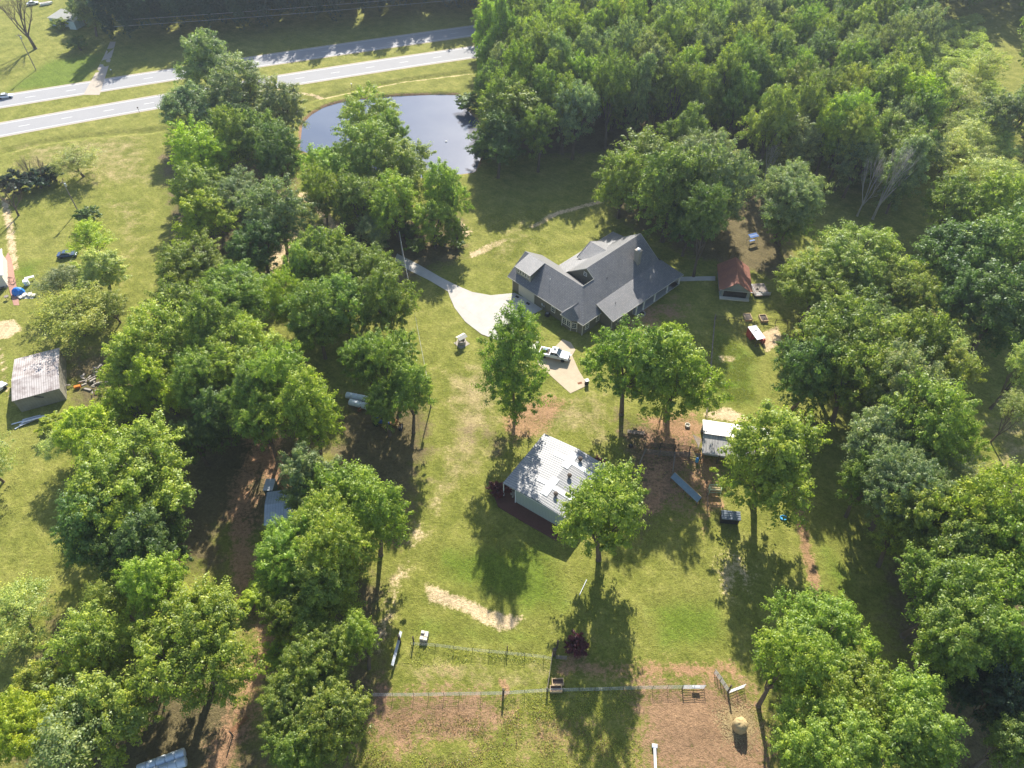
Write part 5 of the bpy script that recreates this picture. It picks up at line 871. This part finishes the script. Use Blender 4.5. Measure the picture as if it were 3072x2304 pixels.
bc = zt_(1600, 400); sedan((bc.x + 1.0, bc.y, 0), R(10), 'dark blue car half hidden behind the orchard tree', 'blue_car', (.05, .08, .16))
# white feeder pipe at the bottom
pp = Z(1930, 2200, 70 * 2212 / 641, 300, 340); t = thing('loading_auger', 'white metal chute lying on bare soil at the bottom edge', 'chute', pp, R(-96)); b = MB(); b.box((2.6, 0, .35), (5.2, .34, .22)); b.build('channel', M['white'], t, bevel=.02); b = MB(); b.box((.15, 0, .3), (.5, .75, .4)); b.build('hopper', M['galv'], t, bevel=.03)
b = MB(); b.tube((0, 0, .1), (1.2, -2.8, .12), .06, n=6); o = b.build('metal_pipe', M['galv'], None); o.location = Z(1024, 1536, 1024, 1590, 440); o.rotation_euler = (0, 0, R(-50)); tag(o, 'thin bluish pipe lying in the shade below the barn tree', 'pipe')
# corral
zk = lambda u, v_: Z(1880, 1320, 435.4, u, v_)
def fence(name, label, pts, sp, ph, pr, rails, rr, mat_, railm=None, square=False, group=None, cat='fence', wires=False):
    t = thing(name, label, cat, (pts[0][0], pts[0][1], 0), 0, group); o0 = Vector((pts[0][0], pts[0][1], 0)); pts = [Vector((p[0], p[1], 0)) - o0 for p in pts]; P_ = []
    for a, b_ in zip(pts[:-1], pts[1:]):
        d = b_ - a; k = max(1, round(d.length / sp))
        for i in range(k): P_.append(a + d * i / k)
    P_.append(pts[-1]); r = random.Random(len(P_))
    for p in P_:
        b = MB(); lx, ly = r.uniform(-.06, .06), r.uniform(-.06, .06)
        (b.box((p.x, p.y, ph / 2), (pr * 2, pr * 2, ph)) if square else b.tube((p.x, p.y, -.05), (p.x + lx, p.y + ly, ph * r.uniform(.96, 1.04)), pr, n=6)); b.build('post', mat_, t)
    b = MB()
    for z in rails:
        for a, b_ in zip(P_[:-1], P_[1:]): b.tube((a.x, a.y, z), (b_.x, b_.y, z), rr, n=4, cap=False)
    if wires:
        for a, b_ in zip(P_[:-1], P_[1:]):
            d = b_ - a; k = int(d.length / .3)
            for i in range(k): q_ = a + d * i / k; b.tube((q_.x, q_.y, .05), (q_.x, q_.y, max(rails)), rr, n=3, cap=False)
    if rails: b.build('wire' if wires or rr < .02 else 'rail', railm or mat_, t)
    return t
cr = fence('corral_fence', 'dark wooden corral rails above the slanted metal wall, back side', [zk(270, 130), zk(500, 135), zk(730, 160), zk(950, 180), zk(1115, 210)], 3, 1.7, .1, (.5, .9, 1.3, 1.65), .07, M['wood_dark'])
M['wood_mid'] = pmat('wood_mid', (.17, .14, .12), .9, var=.4, scale=3)
fence('corral_fence', 'front rails of the dark wooden corral in the shade', [zk(270, 220), zk(490, 250), zk(715, 270), zk(940, 270), zk(1100, 300)], 3, 1.7, .1, (.5, .9, 1.3, 1.65), .07, M['wood_mid'])
fence('corral_fence', 'light rail fence running down left from the corral', [zk(270, 200), zk(140, 540)], 3, 1.4, .08, (.7, 1.3), .06, M['wood_grey']); fence('corral_fence', 'light rail fence running from the corral to the slanted metal wall', [zk(720, 270), zk(690, 540)], 3, 1.4, .08, (.7, 1.3), .07, M['wood_grey'])
a_ = zk(660, 620); b_ = Z(1840, 1200, 620, 890, 1130); t = thing('metal_wall', 'slanted blue-grey metal panel wall below the corral', 'wall', (a_.x, a_.y, 0), math.atan2((b_ - a_).y, (b_ - a_).x)); Lm = (b_ - a_).length; b = MB(); b.slab([(0, -.1, 1.1), (Lm, -.1, 1.1), (Lm, .75, 2.0), (0, .75, 2.0)], .05)
for k in range(4): b.box((Lm / 2, .05 + .2 * k, 1.28 + .21 * k), (Lm, .05, .05))
b.build('panel', pmat('steel_blue', (.22, .29, .36), .5, .4), t); b = MB()
for k in range(5): b.box((Lm * k / 4 * .98 + .05, .7, .95), (.12, .12, 1.9)); b.box((Lm * k / 4 * .98 + .05, 0, .5), (.1, .1, 1.0))
b.build('post', M['wood_dark'], t); b = MB(); b.box((Lm / 2, .72, 2.05), (Lm, .05, .1)); b.build('top_rail', M['wood_tan'], t)
t = thing('blue_barrel', 'bright blue plastic barrel at the right end of the corral', 'barrel', zk(1066, 330)); b = MB(); b.lathe([(.27, 0), (.3, .1), (.3, .75), (.27, .88)], (0, 0, 0), 14); b.build('body', M['cyan'], t); b = MB(); b.lathe([(.2, .88), (.2, .91)], (.0, 0, 0), 12); b.build('lid', M['blue'], t)
b = MB(); b.lathe([(.35, 0), (.38, .5), (.3, .55)], (0, 0, 0), 14); o = b.build('rubber_tub', M['black'], None); o.location = Z(1840, 1200, 620, 185, 500); tag(o, 'black round tub in the shade left of the corral', 'tub')
b = MB(); b.lathe([(.45, 0), (.5, .5), (.42, .5), (.4, .2), (.05, .2)], (0, 0, 0), 14); o = b.build('pale_tub', M['offwhite'], None); o.location = Z(1840, 1200, 620, 790, 280); tag(o, 'pale round tub under the right yard tree', 'tub')
o = thing('wooden_bench', 'weathered grey bench planks lying left of the corral', 'bench', Z(1840, 1200, 620, 240, 360), R(-8)); b = MB()
for k in range(3): b.box((0, k * .3 - .3, .45), (3.2, .2, .06))
b.build('plank', M['wood_grey'], o)
for x in (-1.3, 1.3): b = MB(); b.box((x, 0, .22), (.12, .8, .44)); b.build('leg', M['wood_dark'], o)
# green hay feeder, black cart
fe = thing('hay_feeder', 'pale green metal hay feeder rack beside the shed tree', 'feeder', Z(1840, 1200, 620, 1075, 990), R(-4)); b = MB()
for x in (-1, 1):
    for y in (-.55, .55): b.tube((x, y, 0), (x, y, 1.6), .05, n=6)
for z in (.8, 1.6):
    for y in (-.55, .55): b.tube((-1, y, z), (1, y, z), .05, n=6)
    for x in (-1, 1): b.tube((x, -.55, z), (x, .55, z), .05, n=6)
for k in range(8): b.tube((-.9 + k * .26, .55, 1.6), (-.9 + k * .26, 0, .9), .025, n=5); b.tube((-.9 + k * .26, -.55, 1.6), (-.9 + k * .26, 0, .9), .025, n=5)
b.build('frame', M['green_paint'], fe); b = MB(); b.box((0, 0, 1.05), (1.8, .7, .35)); b.build('hay', M['hay'], fe)
bkc = thing('stock_shelter', 'small black-sided shelter with grey tin roof under the shed tree', 'shelter', Z(1840, 1200, 620, 1235, 1330), R(-6)); b = MB(); b.slab([(-1.6, -.3, 1.9), (1.6, -.3, 1.9), (1.6, 1.3, 2.2), (-1.6, 1.3, 2.2)], .06)
for k in range(4): b.box((0, -.1 + k * .4, 1.99 + k * .075), (3.2, .05, .04))
b.build('roof', pmat('slate_tin', (.22, .25, .29), .5, .3), bkc); b = MB(); b.box((0, 0, 1.0), (2.9, .06, 1.7)); b.box((0, 1.1, 1.05), (2.9, .06, 2.0)); b.box((-1.45, .5, 1.0), (.06, 1.2, 1.8)); b.box((1.45, .5, 1.0), (.06, 1.2, 1.8)); b.build('side', M['black'], bkc)
fence('pen_fence', 'wire pen around the green hay feeder', [Z(1840, 1200, 620, 990, 900), Z(1840, 1200, 620, 1000, 1170), Z(1840, 1200, 620, 1130, 1230)], 2.2, 1.3, .05, (.4, .8, 1.2), .025, M['wood_dark'])
b = MB(); b.lathe([(.55, 0), (.55, .25), (.48, .25), (.45, .1), (.05, .1)], (0, 0, 0), 16); o = b.build('blue_pool', M['cyan'], None); o.location = Z(1840, 1200, 620, 1820, 1265); o.scale = (1.2, .9, 1); tag(o, 'small light blue tub on the grass below the shed tree', 'tub')
# yard fences
M['wire'] = pmat('wire', (.45, .46, .44), .5, .3, bump=0)
fence('yard_fence', 'post and rail fence along the left side of the coop lawn', [G(1543, 690), G(1538, 745), G(1530, 850), G(1524, 900)], 3.2, 1.5, .08, (.5, 1.0, 1.4), .04, M['wood_grey'])
fence('yard_fence', 'rail fence along the top of the coop lawn', [G(1545, 692), G(1600, 698)], 3.2, 1.4, .08, (.5, 1.0, 1.35), .05, M['wood_dark']); fence('yard_fence', 'dark rail fence right of the raised beds', [G(1648, 697), G(1700, 702)], 3.2, 1.4, .08, (.5, 1.0, 1.35), .05, M['wood_dark'])
q1 = [Z(1024, 1536, 1024, u, v_) for u, v_ in ((455, 865), (610, 875), (850, 905), (1065, 925), (1310, 950), (1365, 965))]
fence('wire_fence', 'wire fence with thin steel posts along the weedy strip above the troughs', q1, 2.6, 1.35, .035, (.3, .6, .9, 1.2), .012, M['wood_dark'], M['wire'])
q2 = [Z(1024, 1536, 1024, u, v_) for u, v_ in ((200, 1195), (470, 1195), (765, 1190), (1045, 1185), (1190, 1175), (1340, 1165), (1640, 1160), (1920, 1150), (2205, 1145))] + [Z(1920, 1930, 420, 665, 740)]
fence('wire_fence', 'long woven wire fence across the bottom of the yard', q2, 2.5, 1.4, .035, (.15, .35, .55, .75, .95, 1.15, 1.3), .011, M['wood_dark'], M['wire'], wires=True)
fence('wire_fence', 'short fence line from the gate down to the troughs', [Z(1440, 1850, 400, 1200, 640), Z(1440, 1850, 400, 1110, 1250)], 5, 1.5, .08, (.5, .9, 1.35), .035, M['wood_grey'])
def bigpost(u, v_, reg, h, r, label, name='fence_post'):
    b = MB(); b.tube((0, 0, -.1), (.05, 0, h), r, r * .9, n=8); o = b.build(name, M['wood_dark'], None); o.location = Z(*reg, u, v_); tag(o, label, 'post'); return o
bigpost(385, 1290, (1440, 1850, 400), 2.0, .17, 'thick dark post standing alone in the long wire fence'); bigpost(1225, 640, (1440, 1850, 400), 2.2, .3, 'thickest dark post at the gate below the barn tree'); bigpost(1275, 520, (1440, 1850, 400), 2.6, .16, 'slim tall post behind the gate below the barn tree')
bigpost(745, 560, (1140, 1850, 300), 1.9, .13, 'brace post right of the fence corner'); bigpost(440, 560, (1140, 1850, 300), 2.4, .22, 'leaning thick corner post at the lower left fence'); bigpost(1385, 760, (1920, 1930, 420), 2.3, .14, 'dark post holding the pipe gate near the hay stack'); bigpost(450, 560, (1440, 1850, 400), 1.6, .08, 'thin bent post in the weedy fence strip')
b = MB()
for k in range(3): b.box((k * .12, 0, 1.1 - k * .1), (.1, 5.2, .3), 0, 0, .1)
o = b.build('gate_panel', M['galv'], None); o.location = Z(1140, 1850, 300, 370, 760); o.rotation_euler = (0, 0, R(-8)); tag(o, 'stacked grey gate panels against the lower left corner post', 'gate')
def pipegate(a, b_, label, h=1.35, n_=6, m_='rust', name='pipe_gate'):
    d = b_ - a; t = thing(name, label, 'gate', (a.x, a.y, 0), math.atan2(d.y, d.x)); l_ = d.length; b = MB()
    for k in range(n_): z = .15 + (h - .15) * k / (n_ - 1); b.tube((0, 0, z), (l_, 0, z), .03, n=6)
    b.build('rail', M[m_], t); b = MB()
    for x in (0, l_ / 2, l_): b.tube((x, 0, .05), (x, 0, h), .04, n=6)
    b.build('stile', M[m_], t); return t
z3 = lambda u, v_: Z(1920, 1930, 420, u, v_)
pipegate(z3(1165, 470), z3(1260, 590), 'rusty pipe gate panel near the hay stack, upper half', m_='steel'); pipegate(z3(1262, 595), z3(1375, 770), 'rusty pipe gate panel near the hay stack, lower half', m_='steel'); pipegate(z3(1400, 790), z3(1640, 700), 'white topped pipe gate between the post and the big lower right tree', m_='white'); pipegate(z3(668, 720), z3(1010, 720), 'grey pipe gate at the end of the long wire fence', h=1.4, m_='galv')
pipegate(Z(1440, 1850, 400, 1260, 700), Z(1440, 1850, 400, 1430, 715), 'small wire gate right of the thickest post', h=1.3, m_='wood_grey')
t = thing('mineral_feeder', 'white slatted feeder hanging on the grey pipe gate', 'feeder', z3(870, 705) + Vector((0, 0, .6)), 0); b = MB(); b.box((0, -.15, .1), (1.1, .35, .3))
b.build('tray', M['white'], t); b = MB()
for k in range(8): b.box((-.48 + k * .137, -.34, .1), (.03, .03, .34))
b.build('slat', M['steel'], t)
pipegate(Z(0, 1536, 1024, 1500, 1440), Z(0, 1536, 1024, 1610, 1340), 'pink-grey pipe gate on the clay track at the bottom', m_='rust'); bigpost(1510, 1450, (0, 1536, 1024), 2.0, .1, 'dark gate post on the clay track at the bottom')
# poles and power lines
def pole(base, h, r, label, arm=0, name='utility_pole', lean=(0, 0), m_='wood_grey'):
    t = thing(name, label, 'utility pole', (base.x, base.y, 0)); b = MB(); b.tube((0, 0, -.3), (lean[0], lean[1], h), r, r * .65, n=8); b.build('shaft', M[m_], t)
    if arm: b = MB(); b.box((lean[0], lean[1], h - .5), (arm, .12, .14), .3); b.build('crossarm', M[m_], t); b = MB(); b.lathe([(.22, h - 1.7), (.24, h - 1.6), (.24, h - .9), (.2, h - .8)], (lean[0] + .3, lean[1], 0), 10); b.build('transformer', M['galv'], t)
    return t
pole(P3(78, 211), 9.0, .16, 'grey utility pole beside the round dark bush in the field', 1.2); pole(P3(36, 70), 12.0, .17, 'utility pole beside the bare tree across the highway', 1.8); pole(P3(430.9, 407), 8.5, .14, 'utility pole at the edge of the trees above the tractor', 1.2, lean=(-.4, .5)); pole(P3(403.5, 261), 8.5, .12, 'thin pale yard light pole above the concrete drive', 0, m_='galv')
pole(P3(560, 558 * 0 + 546) if False else Z(1440, 1270, 440, 735, 230), 3.2, .06, 'thin dark clothesline pole above the metal barn', 0, 'clothesline_pole', m_='wood_dark')
def cable(a, b_, sag, r, label, name='power_line'):
    a, b_ = Vector(a), Vector(b_); k = 14; b = MB(); pr0 = None
    for i in range(k + 1): t_ = i / k; p = a.lerp(b_, t_) - Vector((0, 0, sag * 4 * t_ * (1 - t_))); (b.tube(pr0, p, r, n=4, cap=False) if pr0 is not None else None); pr0 = p
    return tag(b.build(name, M['wire']), label, 'power line', 'power lines')
for y0, z0, s_ in ((0, 9.5, 'upper'), (-3, 8.5, 'lower')):
    a = P3(225, 64); b2 = P3(520, 22); cable((a.x - 40, a.y + 14 + y0, z0), (b2.x + 20, b2.y + 14 + y0, z0), .8, .045, 'thin %s power line running along the far side of the highway' % s_)
cable((*P3(430.9, 407)[:2], 8.0), (*P3(403.5, 261)[:2], 8.0), 1.0, .03, 'thin wire between the two yard poles')
for (x, y, h, lb) in ((139.5, 112.5, 1.6, 'thin sign stake on the grass near the highway curve'), (112.5, 74, 1.5, 'dark roadside mailbox post across the highway'), (352, 88, 1.4, 'small white marker beside the ditch above the pond'), (292, 90.5, 1.2, 'small dark roadside marker right of the highway clump')):
    t = thing('roadside_marker', lb, 'marker', P3(x, y)); b = MB(); b.tube((0, 0, 0), (0, 0, h), .06, n=6); b.build('post', M['wood_dark'], t); b = MB(); b.box((0, 0, h), (.35, .3, .3)); b.build('box', M['white' if '352' in str(x) or x < 120 else 'wood_dark'], t)
b = MB(); b.lathe([(.3, 0), (.34, .2), (.1, .34)], (0, 0, 0), 12); o = b.build('pond_float', M['white'], None); q = P3(446, 140); o.location = (q.x, q.y, -.6); tag(o, 'small white float on the pond surface', 'float')
tr_ = thing('swing_frame', 'dark blue swing seat frame in the shade behind the red shed', 'swing', Z(2200, 650, 130 * 2212 / 952, 400, 560), R(20)); b = MB()
for x in (-1.1, 1.1):
    for y in (-.8, .8): b.tube((x, y, 0), (x, 0, 2.0), .05, n=6)
b.tube((-1.1, 0, 2.0), (1.1, 0, 2.0), .06, n=6); b.build('frame', M['steel'], tr_); b = MB(); b.slab([(-1.2, -.7, 1.95), (1.2, -.7, 1.95), (1.2, .7, 2.15), (-1.2, .7, 2.15)], .05); b.build('canopy', M['bluepaint'], tr_); b = MB(); b.box((0, 0, .5), (1.6, .5, .08)); b.build('seat', M['bluepaint'], tr_)
# ---- bare and dead trees, shrubs
def bare(base, H, Rr, label, kind='dead', name='bare_tree', cat='bare tree', m_=None):
    global tree_i; tree_i += 1
    t = thing(name, label, cat, (base.x, base.y, 0), tree_i * 1.3); o = bpy.data.objects.new('branches', TR[kind][tree_i % len(TR[kind])]); col.objects.link(o); o.parent = t; o.scale = (Rr, Rr, H); return t
bare(P3(522, 645 - 384) if False else Z(2048, 0, 1024, 1130, 1400), 15, 5, 'dead white-limbed tree in the dark gully, left one', name='dead_tree'); bare(Z(2048, 0, 1024, 1230, 1420), 18, 7, 'dead white-limbed tree in the dark gully, right one', name='dead_tree'); bare(Z(2048, 0, 1024, 520, 1200), 11, 4, 'grey bare tree behind the lone grey-green tree', name='dead_tree')
bare(Z(0, 0, 522.9, 450, 620), 17, 11, 'large dark bare tree on the lawn across the highway', 'sparse'); bare(Z(0, 440, 650.6, 190, 700), 9, 5, 'small bare tree with broken trunk beside the sandy track at left', 'sparse')
T(250, 300, 0, 2, 'shrub', 'dark', 'x') if False else None
def shrub(p, H, Rr, tint, label): return tree((p.x, p.y, 0), H, Rr, H * .55, 'shrub', tint, label, 'shrub', 'shrub')
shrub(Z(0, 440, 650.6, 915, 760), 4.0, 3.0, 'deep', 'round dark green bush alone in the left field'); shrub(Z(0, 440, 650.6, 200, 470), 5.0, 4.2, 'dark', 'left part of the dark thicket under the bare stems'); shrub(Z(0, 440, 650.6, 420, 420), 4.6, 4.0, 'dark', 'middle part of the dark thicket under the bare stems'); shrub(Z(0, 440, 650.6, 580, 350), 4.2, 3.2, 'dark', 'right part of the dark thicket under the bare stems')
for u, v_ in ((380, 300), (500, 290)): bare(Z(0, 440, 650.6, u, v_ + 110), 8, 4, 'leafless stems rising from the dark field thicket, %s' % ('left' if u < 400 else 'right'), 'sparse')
shrub(Z(0, 0, 522.9, 1030, 640), 4.5, 3.6, 'deep', 'round bush at the drive across the highway'); shrub(Z(0, 0, 522.9, 800, 370), 3.5, 3.5, 'olive', 'flowering bushes in front of the pale cottage'); tree((*Z(0, 0, 522.9, 1230, 460)[:2], 0), 15, 6.5, 7, 'round', 'sage', 'grey-green tree beside the cottage across the highway'); tree((*Z(0, 0, 522.9, 1100, 330)[:2], 0), 12, 5, 5.5, 'round', 'deep', 'dark tree touching the cottage across the highway')
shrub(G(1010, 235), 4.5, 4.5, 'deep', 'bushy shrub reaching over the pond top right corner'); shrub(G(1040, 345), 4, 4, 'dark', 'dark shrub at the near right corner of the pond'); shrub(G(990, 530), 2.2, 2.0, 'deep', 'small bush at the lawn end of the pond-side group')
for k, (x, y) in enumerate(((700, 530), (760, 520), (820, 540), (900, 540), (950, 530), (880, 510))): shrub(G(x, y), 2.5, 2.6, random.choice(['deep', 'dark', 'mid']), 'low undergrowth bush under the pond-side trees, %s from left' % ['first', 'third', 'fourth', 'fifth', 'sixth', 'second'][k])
for k, (x, y) in enumerate(((240, 870), (280, 900), (120, 930), (255, 790), (620, 1420), (560, 1290))): shrub(G(x, y), 2.6, 2.8, random.choice(['lime', 'mid', 'olive']), 'low bush in the undergrowth %s' % ['right of the left shed', 'below the scrap pile', 'under the left shed corner', 'above the scrap pile', 'beside the clay track, lower', 'beside the clay track, upper'][k])
tag(woods('clearing_scrub', [[(2030, 60), (2110, 40), (2150, 200), (2190, 420), (2060, 430), (2030, 300), (2000, 130)]], 3.6, (1.5, 4), (2.0, 3.4), 'pale', 31, 700, .2), 'pale yellow-green scrub filling the clearing at the upper right', 'scrub', kind='stuff')
# straw-dark weeds over the rough pasture and the lawn edges: uncountable
def tufts(name, polys, k, size, cols, label, seed, h=.16):
    r = np.random.default_rng(seed); P_ = []
    for poly_px in polys:
        poly = pl(poly_px); X = np.array(poly); c = r.uniform(X.min(0), X.max(0), (k * 2, 2)); c = c[inside(c[:, 0], c[:, 1], poly)]
        ns = vnoise(c[:, 0], c[:, 1], 2.5, seed) + vnoise(c[:, 0], c[:, 1], .9, seed + 1) * .6; c = c[(sdf(c[:, 0], c[:, 1], drive_c) > .1) & (sdf(c[:, 0], c[:, 1], pad_c) > .1) & (ns + r.random(len(c)) * .5 > 1.0) & (sdf(c[:, 0], c[:, 1], poly) < -r.random(len(c)) * 3.5)]; P_.append(c[:k])
    c = np.concatenate(P_); n_ = len(c); pts = np.concatenate([c + r.normal(0, .08, (n_, 2)), (r.random((n_, 1)) * h + .03)], 1); nr = rdir(n_, r); nr[:, 2] = np.abs(nr[:, 2]) + .3
    me = leaves_mesh(name, pts, nr, size, r); at = me.attributes.new('lv', 'FLOAT', 'FACE'); at.data.foreach_set('value', r.random(n_)); me.materials.append(M['leaf']); o = bpy.data.objects.new(name, me); col.objects.link(o); o.color = (*cols, 1); tag(o, label, 'weeds', kind='stuff'); print(name, n_)
tufts('pasture_weeds', [[(780, 1590), (1390, 1580), (1400, 1720), (760, 1720)], [(880, 1375), (1190, 1405), (1190, 1450), (870, 1440)], [(1080, 1480), (1375, 1480), (1375, 1590), (1080, 1590)]], 11000, .075, (.36, .38, .08), 'yellow-green weeds in the rough pasture at the bottom', 61)
tufts('pasture_weeds', [[(760, 1540), (1200, 1500), (1390, 1600), (1380, 1720), (740, 1720)]], 12000, .08, (.26, .18, .10), 'dark brown dead weeds in the rough pasture at the bottom', 71)
tufts('lawn_grass', [[(900, 760), (1120, 700), (1360, 900), (1560, 920), (1620, 1200), (1600, 1430), (870, 1430), (860, 1200), (930, 1000)], [(1530, 700), (1650, 760), (1650, 880), (1530, 890)], [(1000, 480), (1180, 430), (1230, 540), (1080, 640)], [(0, 310), (340, 290), (350, 560), (230, 700), (230, 520), (60, 640)]], 60000, .055, (.30, .32, .06), 'short clumpy lawn grass over the yard and fields', 81, .06)
# ---- air
m, n, o = newmat('haze'); pv = N(n, 'ShaderNodeVolumePrincipled'); pv.inputs['Color'].default_value = (.75, .85, 1, 1); pv.inputs['Density'].default_value = .00014; pv.inputs['Anisotropy'].default_value = .3; L(n, pv.outputs[0], o.inputs['Volume'])
b = MB(); b.box((0, 200, 54), (5200, 4800, 112)); ho = b.build('haze', m); tag(ho, kind='stuff')
